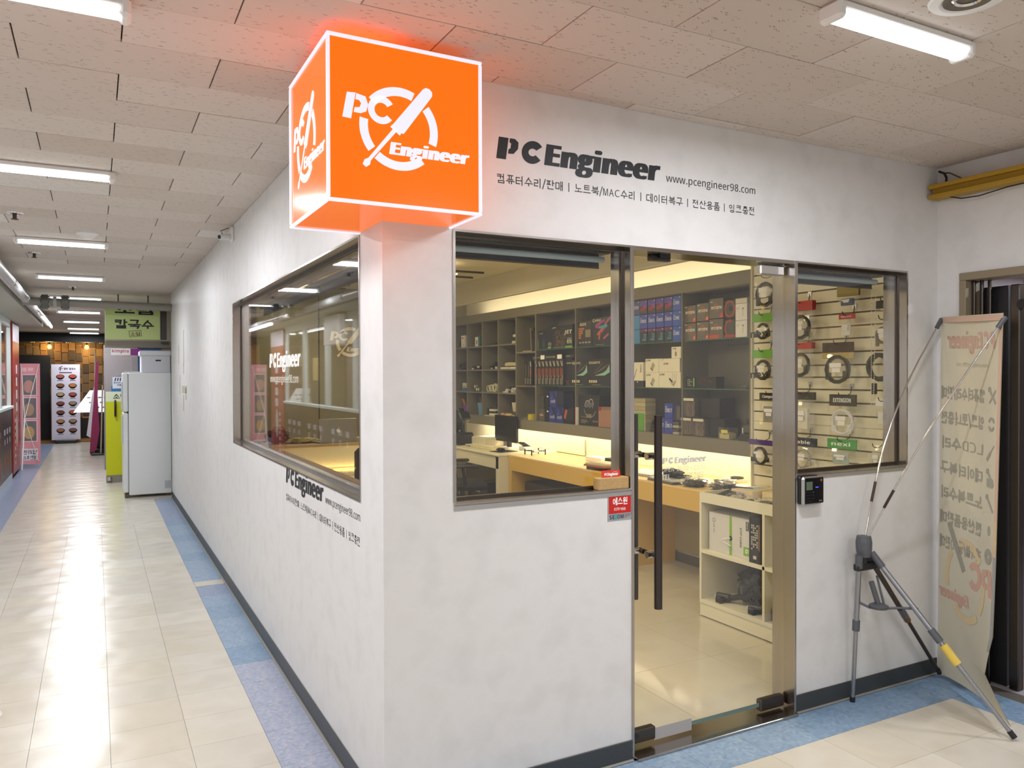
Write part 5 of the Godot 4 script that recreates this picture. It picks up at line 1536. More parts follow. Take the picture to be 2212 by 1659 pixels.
func packs() -> void:
	pack("cable_pack", "crumpled clear bag with a black cable, topmost pack beside the door's top corner", -1.4, -1.2, 2.0, 2.225, m.clear_film, 0.0, "coil", .08)
	for k in 2: pack("cable_pack", ["upper green-headed pack of black cable seen through the door", "lower green-headed pack of black cable seen through the door"][k], -1.41, -1.22, [1.8, 1.525][k], [1.975, 1.73][k], cm("6aa838", .45), .055, "coil", .085, "", null, 2)
	for k in 2:
		var t: Node3D = get_node("cable_pack" + ["_001", "_002"][k])
		var b := nb(front(0, .012, .03))
		latin(b, "nexi", -.085, .0, .05, .17, true)
		part("brand_print", b, cm("22241f", .5), t)
	pack("cable_pack", "black-headed pack with metal connectors, below the two green-headed packs", -1.35, -1.16, 1.226, 1.44, cm("1e1c1c", .45), .05, "flat", .08, "Computer", cm("8d8a80", .35))
	pack("cable_pack", "purple-headed black cable pack just above the counter, seen through the door", -1.44, -1.22, .955, 1.12, cm("4a2a7a", .45), .035, "coil", .09, "", null, 2)
	pack("cable_pack", "upper red-headed cable pack at the left edge of the right window", -1.09, -.9, 1.775, 2.03, cm("b5322a", .45), .06, "coil", .085, "", null, 3)
	pack("cable_pack", "lower red-headed cable pack at the left edge of the right window", -1.09, -.905, 1.54, 1.765, cm("b5322a", .45), .04, "coil", .085, "", null, 3)
	pack("cable_pack", "black-headed white cable pack at the left edge of the right window", -1.09, -.89, 1.192, 1.45, cm("26241f", .45), .05, "flat", .08, "", cm("ddd8c8", .5), 2)
	pack("cable_pack", "navy-headed grey cable pack at the lower left of the right window", -1.09, -.88, .962, 1.158, cm("1c2540", .45), .055, "coil", .08, "Cable", cm("a8a496", .5), 2)
	pack("cable_pack", "small blue and yellow pack at the top of the right window", -.712, -.56, 1.968, 2.1, cm("8a7a2a", .45), .07, "flat", .09, "", cm("2a3f86", .45), 2)
	pack("cable_pack", "small red-headed pack of white plugs in the middle of the right window", -.715, -.6, 1.784, 1.926, cm("b5322a", .45), .032, "flat", .07, "network", m.white_plastic)
	pack("cable_pack", "big black and gold headed pack of coiled black cable in the right window", -.828, -.6, 1.507, 1.756, cm("23211c", .45), .062, "coil", .08)
	var t: Node3D = get_node("cable_pack_011")
	part("gold_band", nb().bx(-.114, .114, .15, .187, -.001, .004), cm("b09a52", .45), t)
	pack("cable_pack", "black-headed pack of a round white cable in the right window", -.775, -.58, 1.19, 1.44, cm("26241f", .45), .07, "coil", .08, "EXTENSION", cm("d8d8d4", .45))
	pack("cable_pack", "bright green-headed pack at the foot of the right window", -.79, -.58, 1.008, 1.17, cm("3f9a4a", .45), .06, "flat", .08, "nexi", cm("a8b8b8", .45))
	pack("cable_pack", "small dark pack with a red foot at the upper right of the right window", -.46, -.34, 1.92, 1.985, cm("1c1a1a", .45), .045, "flat", .07, "", cm("8a3020", .45))
	pack("cable_pack", "clear pack with a grey ring cable at the right edge of the right window", -.47, -.355, 1.7, 1.887, m.clear_film, 0.0, "coil", .07, "", cm("6a675c", .45))
	pack("cable_pack", "narrow white-papered pack at the right edge of the right window", -.46, -.365, 1.26, 1.418, m.white_plastic, .04, "flat", .07, "", m.white_plastic)
	pack("cable_pack", "clear pack with small pale parts at the lower right of the right window", -.5, -.4, .985, 1.15, m.clear_film, 0.0, "flat", .07, "", cm("c8c2ac", .45))
	t = item("power_cord", "bare coiled black power cord hanging at the right edge of the right window", "cord", -.435, 1.45, 3.13)
	part("coil", nb().tube(coil(.07, 6, .014, 77), .0075, 8), m.black_cable, t).position = Vector3(0, .075, 0)
	part("plug", nb().bx(-.05, -.022, -.005, .06, -.012, .012, .004), m.black_plastic, t)
	part("socket", nb().bx(.03, .055, .0, .06, -.012, .012, .004), m.black_plastic, t)
	part("hook", nb().tube([Vector3(0, .25, -.066), Vector3(0, .225, -.06), Vector3(0, .22, -.02), Vector3(0, .22, .03), Vector3(0, .235, .04)], .0028, 6), m.black_cable, t)

func cabinet() -> void:
	var t := thing("display_cabinet", "cream open cabinet with two shelf bays below the slatted wall", "cabinet", Vector3(2.89, 0, -.75))
	var c: StandardMaterial3D = m.cream_laminate
	var z0 := -1.345
	var z1 := -.14
	wpart("plinth", nb().bx(2.59, 2.612, .008, .088, z0, z1), c, t)
	wpart("base_board", nb().bx(2.585, 3.195, .088, .113, z0, z1, .001), c, t)
	wpart("shelf_board", nb().bx(2.6, 3.195, .417, .435, z0 + .018, z1), c, t)
	wpart("shelf_edge", nb().bx(2.585, 2.6, .413, .436, z0 + .018, z1, .001), c, t)
	wpart("deck", nb().bx(2.603, 3.195, .756, .772, z0 + .018, z1), c, t)
	wpart("rim", nb().bx(2.585, 2.603, .74, .805, z0, z1, .001), c, t)
	wpart("side_board", nb().bx(2.603, 3.195, .113, .805, z0, z0 + .018), c, t)
	wpart("side_board", nb().bx(2.585, 2.603, .113, .74, z0, z0 + .018), c, t)
	wpart("divider", nb().bx(2.585, 3.195, .113, .74, -.806, -.786, .001), c, t)
	wpart("back_board", nb().bx(3.18, 3.195, .113, .756, z0 + .018, z1), c, t)
	# in the bays
	t = thing("cable_carton", "white cable carton with a green stripe and a cable end, on the cabinet shelf", "carton", Vector3(2.79, .435, -1.115), -90.0)
	part("box", nb().bx(-.19, .18, 0, .245, -.14, .16, .002), cm("dad7d0", .5), t)
	part("green_stripe", nb(front(0, 0, .1607)).rect(-.005, .0, .016, .245).rect(.115, .02, .165, .075), cm("84b820", .5), t)
	part("cable_hole", nb(front(0, 0, .161)).disc(.006, .105, .013, .016), m.black_plastic, t)
	part("cable_end", nb().tube([Vector3(.003, .105, .155), Vector3(-.02, .1, .18), Vector3(-.045, .092, .185), Vector3(-.03, .078, .183), Vector3(.02, .062, .175)], .0045, 7), m.white_plastic, t)
	var b := nb(Transform3D(Basis(Vector3(0, -1, 0), Vector3(1, 0, 0), Vector3(0, 0, 1)), Vector3(.085, .185, .1607)))
	latin(b, "UTP Cable", 0, 0, .016, .12, true, .2)
	b.X.origin.x = -.15
	latin(b, "CE FC", .01, 0, .012, .06)
	b.arc(-.012, .006, .014, .012, .003, 0, 360)
	part("print", b, cm("26242a", .5), t)
	part("logo_patch", nb(front(0, 0, .1607)).rect(.135, .175, .16, .23), cm("1c1a1c", .5), t)
	b = nb(Transform3D(Basis(Vector3(0, -1, 0), Vector3(1, 0, 0), Vector3(0, 0, 1)), Vector3(.13, .062, .1612)))
	latin(b, "6", 0, 0, .028, .026, true)
	b.X.origin = Vector3(.142, .226, .1612)
	latin(b, "nexi", 0, 0, .012, .045, true)
	part("white_print", b, m.letter_white, t)
	t = thing("keyboard_box", "tall black box with a printed keyboard, right of the white cable carton", "box", Vector3(2.74, .435, -.87), -90.0)
	part("box", nb().bx(-.055, .04, 0, .275, -.12, .14, .002), cm("151517", .4), t)
	b = nb(front(0, 0, .1407))
	for r in 11: for q in 4:
		if rng.randf() < .7: b.rect(-.035 + .014 * q, .08 + .014 * r, -.026 + .014 * q, .09 + .014 * r)
	b.rect(-.02, .025, .005, .045)
	part("key_print", b, cm("c8c4b8", .5), t)
	part("gold_edge", nb(front(0, 0, .1409)).rect(.022, .08, .032, .235), cm("8a6a3a", .5), t)
	for k in 3:
		t = thing("adapter_bag", ["heap of black adapters in clear bags, filling the lower bay of the cabinet", "black cable end lying at the front left of the lower bay", "black plugs in a bag at the front right of the lower bay"][k], "bag", [Vector3(2.92, .113, -1.02), Vector3(2.68, .113, -1.2), Vector3(2.68, .113, -.92)][k], -90.0, "")
		if k == 0:
			part("adapters", lump(.19, .28, .2, 41), m.black_plastic, t)
			for j in 7: part("adapter", nb(Transform3D(Basis.from_euler(Vector3(.3 * j, .7 * j, .4 * j)), Vector3(-.14 + .045 * j, .12 + .05 * (j % 3), .11 + .02 * (j % 2)))).bx(-.035, .035, -.02, .02, -.05, .05, .006), cm("232325", .3), t)
			for j in 4: part("film", lump(.07, .09, .06, 50 + j), m.clear_film, t).position = Vector3(-.1 + .07 * j, .05 + .05 * (j % 2), .14)
			for j in 3: part("cable", nb().tube(coil(.06, 3, .03, 60 + j), .006, 6), m.black_cable, t).position = Vector3(-.06 + .08 * j, .02, .17)
		else:
			part("plug", nb().cyl(Vector3(-.05, .03, .03), Vector3(.03, .03, .0), .026, 12).bx(-.03, .02, 0, .04, .03, .07, .006), m.black_plastic, t)
			part("cable", nb().tube([Vector3(.03, .03, 0), Vector3(.09, .05, -.02), Vector3(.15, .06, -.03), Vector3(.19, .1, -.05)], .018, 8), m.black_cable, t)
			part("white_tip", nb().disc(-.052, .03, .01, .01, .04), m.white_plastic, t)
	t = thing("purple_box", "small purple box lying in the right bay of the cabinet", "box", Vector3(2.68, .113, -.745), -90.0)
	part("box", nb().bx(-.03, .03, 0, .075, -.05, .05, .002), cm("3a2c66", .45), t)
	# on the deck
	t = thing("purple_pack", "purple and white blister pack lying on the cabinet top", "pack", Vector3(2.82, .772, -1.25), 20.0)
	part("card", nb(Transform3D(Basis(Vector3(0, 0, 1), .22), Vector3.ZERO)).bx(-.1, .1, .006, .03, -.07, .07, .004), cm("4a3060", .4), t)
	part("window", nb(Transform3D(Basis(Vector3(0, 0, 1), .22), Vector3.ZERO)).bx(-.09, .0, .03, .036, -.05, .06, .003), cm("b9a8c0", .3), t)
	t = thing("green_board_pack", "small dark green circuit board in a bag at the near corner of the cabinet top", "pack", Vector3(2.7, .772, -1.24), -10.0)
	part("board", nb(Transform3D(Basis(Vector3(0, 0, 1), .3), Vector3(0, .012, 0))).bx(-.06, .06, 0, .012, -.05, .05, .002), cm("33382a", .3), t)
	for k in 2:
		t = thing("cream_carton", ["flat cream carton with a blue label on the cabinet top", "flat cream carton nearest the right door post, on the cabinet top"][k], "carton", [Vector3(2.98, .772, -1.22), Vector3(3.06, .772, -1.03)][k], 6.0, "cream cartons on the cabinet top")
		part("box", nb().bx(-.17, .15, 0, .045, -.085, .085, .002), cm("e8d6ac", .5), t)
		part("hole", nb(Transform3D(Basis(Vector3.RIGHT, -PI / 2), Vector3(.1, .0458, 0))).disc(0, 0, .016, .008), cm("8a7850", .6), t)
		if k == 0: part("blue_label", nb().bx(-.1, .04, .045, .0462, -.03, .03), cm("a8c4cc", .5), t)
	for k in 4:
		t = thing("small_pack", ["clear pack of pale plugs on the cabinet top, left", "clear pack of small black parts on the cabinet top, middle", "clear pack with a grey cable coil on the cabinet top, right", "bent white paper card under the clear packs"][k], "pack", [Vector3(2.69, .772, -1.13), Vector3(2.68, .772, -1.02), Vector3(2.72, .772, -.9), Vector3(2.67, .772, -1.19)][k], 10.0 * k, "")
		if k < 3: part("bag", lump(.07, .045, .055, 70 + k), m.clear_film, t)
		if k == 0: part("plugs", lump(.05, .03, .035, 74), cm("d8cbb0", .5), t)
		if k == 1: for j in 4: part("part", nb().cyl(Vector3(-.05 + .026 * j, .012, 0), Vector3(-.05 + .026 * j, .012, .025), .01, 10), m.black_plastic, t)
		if k == 2: part("coil", nb().tube(flat_coil(.055, 4, 9), .006, 6), cm("8a8674", .4), t)
		if k == 3: part("card", nb().bx(-.05, .05, .002, .006, -.03, .03, .001), m.white_plastic, t)

func desks() -> void:
	var y: StandardMaterial3D = m.yellow_laminate
	var t := thing("yellow_desk", "long yellow-topped desk along the lit wall", "desk", Vector3(3.15, 0, -2.95))
	wpart("top", nb().bx(2.855, 3.45, .737, .755, -4.515, -1.36, .002), cm("e8c67e", .32), t)
	wpart("apron", nb().bx(2.857, 2.877, .6, .737, -4.515, -1.36, .001), y, t)
	wpart("leg", nb().bx(2.857, 3.43, .0, .6, -4.51, -4.46, .001), y, t)
	wpart("leg", nb().bx(2.857, 3.43, .0, .6, -2.66, -2.6, .001), y, t)
	wpart("leg", nb().bx(2.877, 3.43, .0, .737, -1.39, -1.365, .001), y, t)
	wpart("back_panel", nb().bx(3.425, 3.44, .1, .7, -4.5, -1.4), cm("a89a70", .6), t)
	t = thing("cream_desk", "cream desk with rounded corner at the far end of the yellow desk", "desk", Vector3(3.1, 0, -5.6))
	var c: StandardMaterial3D = m.cream_laminate
	wpart("top", nb().bx(2.735, 3.45, .735, .762, -6.8, -4.52, .008), c, t)
	wpart("apron", nb().bx(2.75, 2.77, .61, .735, -6.8, -4.54, .001), c, t)
	wpart("leg", nb().bx(2.75, 3.43, .0, .735, -4.6, -4.525, .002), c, t)
	wpart("leg", nb().bx(2.77, 3.43, .0, .735, -6.79, -6.75, .001), c, t)
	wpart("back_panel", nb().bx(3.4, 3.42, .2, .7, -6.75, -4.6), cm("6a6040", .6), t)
	wpart("riser", nb().bx(3.43, 3.445, .762, .93, -5.3, -4.0, .001), cm("f0ead8", .5), t)
	t = thing("desk_bin", "dark brown storage box under the yellow desk", "box", Vector3(3.15, 0, -3.9))
	part("box", nb().bx(-.2, .24, 0, .5, -.45, .5, .004), cm("3a3020", .6), t)
	t = thing("computer_case", "black computer case under the cream desk", "computer", Vector3(3.05, 0, -5.05))
	part("case", nb().bx(-.22, .25, .02, .42, -.1, .1, .006), m.black_plastic, t)
	part("foot", nb().bx(-.2, -.16, 0, .02, -.08, .08).bx(.16, .2, 0, .02, -.08, .08), m.black_plastic, t)
	# on the desks
	t = thing("monitor", "black monitor standing on the cream desk under the shelf", "monitor", Vector3(3.16, .762, -5.12), -90.0)
	part("screen", nb().bx(-.255, .255, .075, .36, .0, .03, .004), mat("screen_black", col("0d0c0b"), .25), t)
	part("bezel", nb().bx(-.258, .258, .072, .085, -.002, .033, .002), m.black_plastic, t)
	part("stand", nb().bx(-.03, .03, .01, .2, -.04, -.004, .004), m.black_plastic, t)
	part("foot", nb().bx(-.11, .11, 0, .012, -.11, .06, .004), m.white_plastic, t)
	t = thing("printer", "low cream printer at the left of the black monitor", "printer", Vector3(3.12, .762, -5.5), -90.0)
	part("body", nb().bx(-.18, .16, 0, .1, -.16, .14, .01), cm("e3dcc0", .45), t)
	part("tray", nb().bx(-.14, .12, .1, .106, -.1, .1).bx(-.12, .12, .012, .02, .14, .25, .002), m.white_plastic, t)
	t = thing("keyboard", "cream keyboard on the cream desk", "keyboard", Vector3(2.93, .762, -5.2), -86.0)
	part("base", nb().bx(-.22, .22, 0, .022, -.075, .075, .005), cm("dccf9c", .5), t)
	var kb := nb()
	for r in 5: for q in 15: kb.bx(-.21 + .028 * q, -.186 + .028 * q, .022, .03, -.065 + .026 * r, -.043 + .026 * r, .003)
	part("keys", kb, cm("e8e0c0", .5), t).set_meta("kind", "stuff")
	t = thing("mouse_pad", "black mouse pad at the near corner of the cream desk", "mouse pad", Vector3(2.93, .762, -4.78), 12.0)
	part("pad", nb().bx(-.11, .12, 0, .004, -.1, .1, .0015), m.black_mesh, t)
	t = thing("mouse", "black computer mouse on the mouse pad", "mouse", Vector3(2.9, .766, -4.78), 20.0)
	part("body", lump(.034, .036, .055, 90), m.black_plastic, t)
	t = thing("phone_cradle", "small black and white phone cradle at the foot of the monitor", "phone", Vector3(3.2, .762, -4.8), -80.0)
	part("cradle", nb().bx(-.06, .05, 0, .04, -.04, .04, .008), m.white_plastic, t)
	part("handset", nb(Transform3D(Basis(Vector3.RIGHT, -.5), Vector3(0, .045, 0))).bx(-.05, .04, 0, .025, -.05, .06, .008), m.black_plastic, t)
	t = thing("drone", "small black and white toy drone on the yellow desk", "drone", Vector3(3.1, .755, -4.4))
	part("body", nb().bx(-.035, .035, .02, .045, -.03, .03, .008), m.white_plastic, t)
	for s in [[-1, -1], [1, -1], [-1, 1], [1, 1]]:
		var a := part("arm", nb().tube([Vector3(0, .035, 0), Vector3(s[0] * .08, .04, s[1] * .07)], .006, 6), m.black_plastic, t)
		part("rotor", nb().bx(s[0] * .08 - .05, s[0] * .08 + .05, .056, .058, s[1] * .07 - .006, s[1] * .07 + .006).cyl(Vector3(s[0] * .08, .0, s[1] * .07), Vector3(s[0] * .08, .056, s[1] * .07), .007, 8), m.black_plastic, a)
	t = thing("white_carton", "small flat white box alone on the yellow desk", "box", Vector3(3.28, .755, -3.52), 0.0)
	part("box", nb().bx(-.06, .05, 0, .045, -.13, .13, .002), m.white_plastic, t)
	t = thing("tray_stack", "black tray with red-edged books, leaning on the desk behind the wooden card block", "books", Vector3(2.98, .755, -2.98), 8.0)
	part("tray", nb().bx(-.1, .14, 0, .03, -.13, .13, .004), m.black_plastic, t)
	part("book", nb().bx(-.12, .1, .03, .045, -.14, .12, .001), cm("a8603c", .5), t)
	part("book", nb().bx(-.11, .1, .045, .058, -.13, .11, .001), cm("d8c8a0", .5), t)
	t = thing("black_dish", "black flat dish on the desk behind the door's left post", "dish", Vector3(3.2, .755, -3.15))
	part("dish", nb().lathe([Vector2(0, 0), Vector2(.08, 0), Vector2(.12, .04), Vector2(.115, .04), Vector2(.075, .006), Vector2(0, .006)], 24), m.black_plastic, t)
	part("books", nb().bx(-.07, .06, .03, .075, -.05, .06, .002), cm("2a2622", .5), t)
	for k in 2:
		t = thing("laptop", ["closed silver laptop on the desk, behind the door handle", "closed grey laptop at the front edge of the desk, right of the door handle"][k], "laptop", [Vector3(3.1, .755, -2.55), Vector3(2.99, .755, -2.1)][k], 4.0 - 10.0 * k)
		part("base", nb().bx(-.12, .12, 0, .012, -.17, .17, .003), [m.aluminium, cm("55544e", .35)][k], t)
		part("lid", nb().bx(-.12, .12, .014, .022, -.17, .17, .003), [m.white_plastic, cm("8a877c", .35)][k], t)
	t = thing("black_pouch", "oval black pouch with cables on the desk, right of the door handle", "pouch", Vector3(3.07, .777, -2.2), 0.0)
	part("pouch", lump(.07, .06, .1, 95), m.black_mesh, t)
	part("cable", nb().tube(flat_coil(.06, 3, 4), .006, 6), m.black_cable, t).position = Vector3(.02, 0, .1)
	for k in 3:
		t = thing("cable_bag", ["smoky bag of black adapters on the desk's near corner, left", "smoky bag of black adapters on the desk's near corner, right", "heap of black and white cables at the back of the desk, against the lit wall"][k], "bag", [Vector3(2.98, .755, -1.83), Vector3(3.02, .755, -1.6), Vector3(3.33, .755, -1.85)][k], 30.0 * k)
		if k < 2:
			part("adapters", lump(.09, .05, .09, 100 + k), cm("26241f", .35), t)
			part("film", lump(.11, .07, .11, 103 + k), m.clear_film, t)
			part("cable", nb().tube(flat_coil(.06, 4, 6 + k), .006, 6), m.black_cable, t).position = Vector3(0, .03, .02)
		else:
			for j in 3: part("cable", nb().tube(flat_coil(.06 - .01 * j, 4, 30 + j), .006, 6), [m.black_cable, m.white_plastic, m.black_cable][j], t).position = Vector3(0, .012 * j, -.05 + .05 * j)
	t = thing("paper_sheets", "loose white papers on the desk under the black cables", "paper", Vector3(3.2, .755, -1.7), 15.0)
	part("sheet", nb().bx(-.12, .1, 0, .002, -.15, .15).bx(-.1, .12, .002, .004, -.12, .16), m.white_plastic, t)

func chair_and_machine() -> void:
	var t := thing("office_chair", "black office chair at the cream desk, its back to the small front window", "chair", Vector3(2.42, 0, -4.7), 75.0)
	for k in 5:
		var a := TAU * k / 5.0
		var l := part("leg", nb().tube([Vector3(0, .09, 0), Vector3(cos(a) * .15, .085, sin(a) * .15), Vector3(cos(a) * .28, .065, sin(a) * .28)], .018, 8), m.black_plastic, t)
		part("caster", nb().cyl(Vector3(cos(a) * .28 - .015, .027, sin(a) * .28), Vector3(cos(a) * .28 + .015, .027, sin(a) * .28), .027, 14), m.black_plastic, l)
	part("column", nb().cyl(Vector3(0, .08, 0), Vector3(0, .42, 0), .026, 14), m.dark_stainless, t)
	part("seat", nb().bx(-.24, .24, .42, .5, -.23, .24, .035), m.black_mesh, t)
	var bk := nb()
	for i in 8:
		for k in 8:
			for o in [0.0, .035]:
				var pt := func(a: int, b: int) -> Vector3:
					var u := a / 8.0 - .5
					var v := b / 8.0
					var w := .46 * (1.0 - .25 * v * v)
					return Vector3(u * w, .52 + .44 * v, -.22 - .06 * sin(v * 2.4) + .14 * u * u - o)
				bk.quad(pt.call(i, k), pt.call(i + 1, k), pt.call(i + 1, k + 1), pt.call(i, k + 1))
	part("backrest", bk, m.black_mesh, t)
	part("back_spine", nb().tube([Vector3(0, .44, -.1), Vector3(0, .46, -.24), Vector3(0, .6, -.31), Vector3(0, .8, -.31)], .022, 8), m.black_plastic, t)
	for s in [-1.0, 1.0]:
		part("armrest", nb().tube([Vector3(s * .22, .46, 0), Vector3(s * .29, .5, -.02), Vector3(s * .29, .66, -.04)], .016, 8).bx(s * .29 - .035, s * .29 + .035, .66, .69, -.14, .12, .012), m.black_plastic, t)
	t = thing("tool_bag", "dark bag heaped beside the chair, lower left of the small front window", "bag", Vector3(1.98, 0, -4.25))
	part("bag", lump(.2, .62, .17, 120), cm("20221e", .6), t)
	part("handle", nb().tube([Vector3(-.1, .58, 0), Vector3(-.07, .68, 0), Vector3(.05, .7, 0), Vector3(.1, .6, 0)], .012, 8), cm("4a3c2c", .6), t)
	t = thing("bench_microscope", "black bench microscope with a tilted head and ring lamp on the cream desk", "microscope", Vector3(2.88, .762, -5.85), -75.0)
	part("base", nb().bx(-.16, .17, 0, .14, -.12, .12, .02), m.black_plastic, t)
	part("column", nb().cyl(Vector3(.05, .1, -.05), Vector3(.02, .3, -.05), .03, 14), m.black_plastic, t)
	var tl := Transform3D(Basis(Vector3(0, 0, 1), .55), Vector3(.0, .24, .02))
	part("head", nb(tl).bx(-.22, .2, -.055, .06, -.08, .08, .015), m.black_plastic, t)
	part("eyepiece", nb(tl).bx(.06, .17, .06, .12, -.05, .05, .012), m.black_plastic, t)
	part("ring_lamp", nb(Transform3D(Basis(Vector3.RIGHT, PI / 2), Vector3(-.16, .12, .1))).lathe([Vector2(.045, 0), Vector2(.06, 0), Vector2(.06, .012), Vector2(.045, .012), Vector2(.045, 0)], 26), m.black_plastic, t)
	part("cable", nb().tube([Vector3(.18, .3, .05), Vector3(.24, .28, .08), Vector3(.25, .18, .1), Vector3(.2, .1, .1)], .005, 6), m.black_cable, t)
	part("knob", nb(tl).cyl(Vector3(-.1, 0, .08), Vector3(-.1, 0, .11), .025, 14).cyl(Vector3(.05, .0, .08), Vector3(.05, 0, .1), .02, 14), m.grey_plastic, t)
	t = thing("glass_vials", "clear and purple bottles standing behind the microscope", "bottles", Vector3(3.25, .762, -5.35))
	for k in 3: part("bottle", nb().lathe([Vector2(0, 0), Vector2(.022, 0), Vector2(.022, .17), Vector2(.01, .2), Vector2(.01, .23), Vector2(0, .23)], 14, Vector3(.02 * (k % 2), .0, -.06 + .05 * k)), cm(["9a86b0", "d8d4dc", "8a78a0"][k], .25), t)

func counter() -> void:
	# the worktop seen through the long side window: raised back panel lit by a strip at its foot
	var t := thing("work_counter", "cream work counter with a raised back panel, seen through the side window", "counter", Vector3(1.3, 0, -4.2))
	var c: StandardMaterial3D = m.cream_laminate
	wpart("worktop", nb().bx(.42, 1.7, .69, .715, -4.36, -3.7, .002), c, t)
	wpart("back_panel", nb().bx(.42, 1.7, .73, .935, -4.39, -4.36, .001), c, t)
	wpart("ledge", nb().bx(.42, 1.7, .935, .957, -4.75, -4.34, .002), cm("b49c74", .45), t)
	wpart("front_panel", nb().bx(.42, 1.7, 0, .935, -4.74, -4.72), c, t)
	wpart("side_panel", nb().bx(.42, .44, 0, .935, -4.72, -3.72).bx(1.68, 1.7, 0, .69, -4.72, -3.72), c, t)
	t = thing("counter_light", "warm strip light at the foot of the counter's back panel", "strip light", Vector3(1.25, .722, -4.345))
	part("strip", nb().bx(-.72, .72, -.006, .006, -.012, .008, .002), m.lamp_amber, t)
	area(t, Vector3(0, .012, .004), Vector2(1.4, .02), Color(1.0, .86, .55), .2, Vector3(60, 180, 0))
	t = thing("laptop", "open silver laptop with a white apple mark on its lid, on the counter ledge", "laptop", Vector3(1.07, .957, -4.5), 8.0)
	part("base", nb().bx(-.18, .18, 0, .014, -.16, .06, .004), m.aluminium, t)
	var tl := Transform3D(Basis(Vector3.RIGHT, -.12), Vector3(0, .01, .06))
	part("lid", nb(tl).bx(-.18, .18, 0, .21, -.004, .004, .003), m.aluminium, t)
	var b := nb(tl * front(0, .1, .0047))
	var ap := PackedVector2Array()
	for k in 30:
		var a := TAU * k / 30.0
		var r := .019 * (1.0 + .05 * cos(2 * a))
		if absf(angle_difference(a, .15)) < .42: r *= .72
		if absf(angle_difference(a, PI / 2)) < .3: r *= .9
		ap.append(Vector2(cos(a) * r, sin(a) * r * 1.02))
	b.poly(ap, 0)
	b.poly(PackedVector2Array([Vector2(.001, .021), Vector2(.002, .03), Vector2(.01, .036), Vector2(.009, .026)]), 0)
	part("lid_mark", b, m.letter_white, t)
	t = thing("brown_bag", "brown leather bag on the counter ledge", "bag", Vector3(.57, .957, -4.62))
	part("bag", lump(.1, .13, .07, 131), cm("4a2a20", .5), t)
	part("strap", nb().tube([Vector3(-.08, .08, .03), Vector3(-.03, .15, .03), Vector3(.04, .15, .03), Vector3(.08, .08, .03)], .007, 6), cm("6a4a38", .5), t)
	t = thing("paper_heap", "heap of yellowed papers beside the brown bag on the counter ledge", "papers", Vector3(.79, .957, -4.6), 5.0)
	part("papers", lump(.13, .05, .08, 134), cm("b8a868", .7), t)
	part("under_sheet", nb().bx(-.14, .13, 0, .004, -.09, .09), cm("3a3228", .6), t)
	t = thing("ledge_box", "small cream box at the right of the open laptop", "box", Vector3(1.36, .957, -4.55))
	part("box", nb().bx(-.08, .1, 0, .035, -.06, .06, .002), cm("d8cfa8", .5), t)
	t = thing("keyboard", "cream keyboard lying on the worktop under the strip light", "keyboard", Vector3(1.05, .715, -4.0), 172.0)
	part("base", nb().bx(-.2, .2, 0, .02, -.06, .06, .005), cm("dccfa8", .5), t)
	var kb := nb()
	for r in 4: for q in 13: kb.bx(-.19 + .029 * q, -.166 + .029 * q, .02, .027, -.05 + .026 * r, -.028 + .026 * r, .003)
	part("keys", kb, cm("efe4c4", .5), t).set_meta("kind", "stuff")
	t = thing("work_chair", "black high-backed chair at the worktop, at the right edge of the side window", "chair", Vector3(1.02, 0, -3.42), 185.0)
	for k in 5:
		var a := TAU * k / 5.0
		part("leg", nb().tube([Vector3(0, .1, 0), Vector3(cos(a) * .15, .09, sin(a) * .15), Vector3(cos(a) * .28, .03, sin(a) * .28)], .02, 8), m.black_plastic, t)
	part("column", nb().cyl(Vector3(0, .08, 0), Vector3(0, .4, 0), .028, 12), m.dark_stainless, t)
	part("seat", nb().bx(-.23, .23, .4, .49, -.23, .23, .04), m.black_mesh, t)
	part("backrest", nb().bx(-.2, .2, .52, 1.02, -.27, -.21, .028), m.black_mesh, t)
	part("back_spine", nb().tube([Vector3(0, .43, -.05), Vector3(0, .45, -.29), Vector3(0, .8, -.29)], .02, 8), m.black_plastic, t)
	# emblem on the back wall and the seam between its panels
	t = thing("wall_emblem", "cream shop emblem on the back wall, seen at the right edge of the side window", "emblem", Vector3(1.894, 1.98, -6.85))
	var e := nb(front(0, 0, .012))
	emblem(e, 1.42)
	part("emblem", e, cm("f2e4cc", .6), t)
	struct("trim_6", nb().bx(1.503, 1.515, 0, 2.63, -6.852, -6.846), cm("1c1a16", .7))

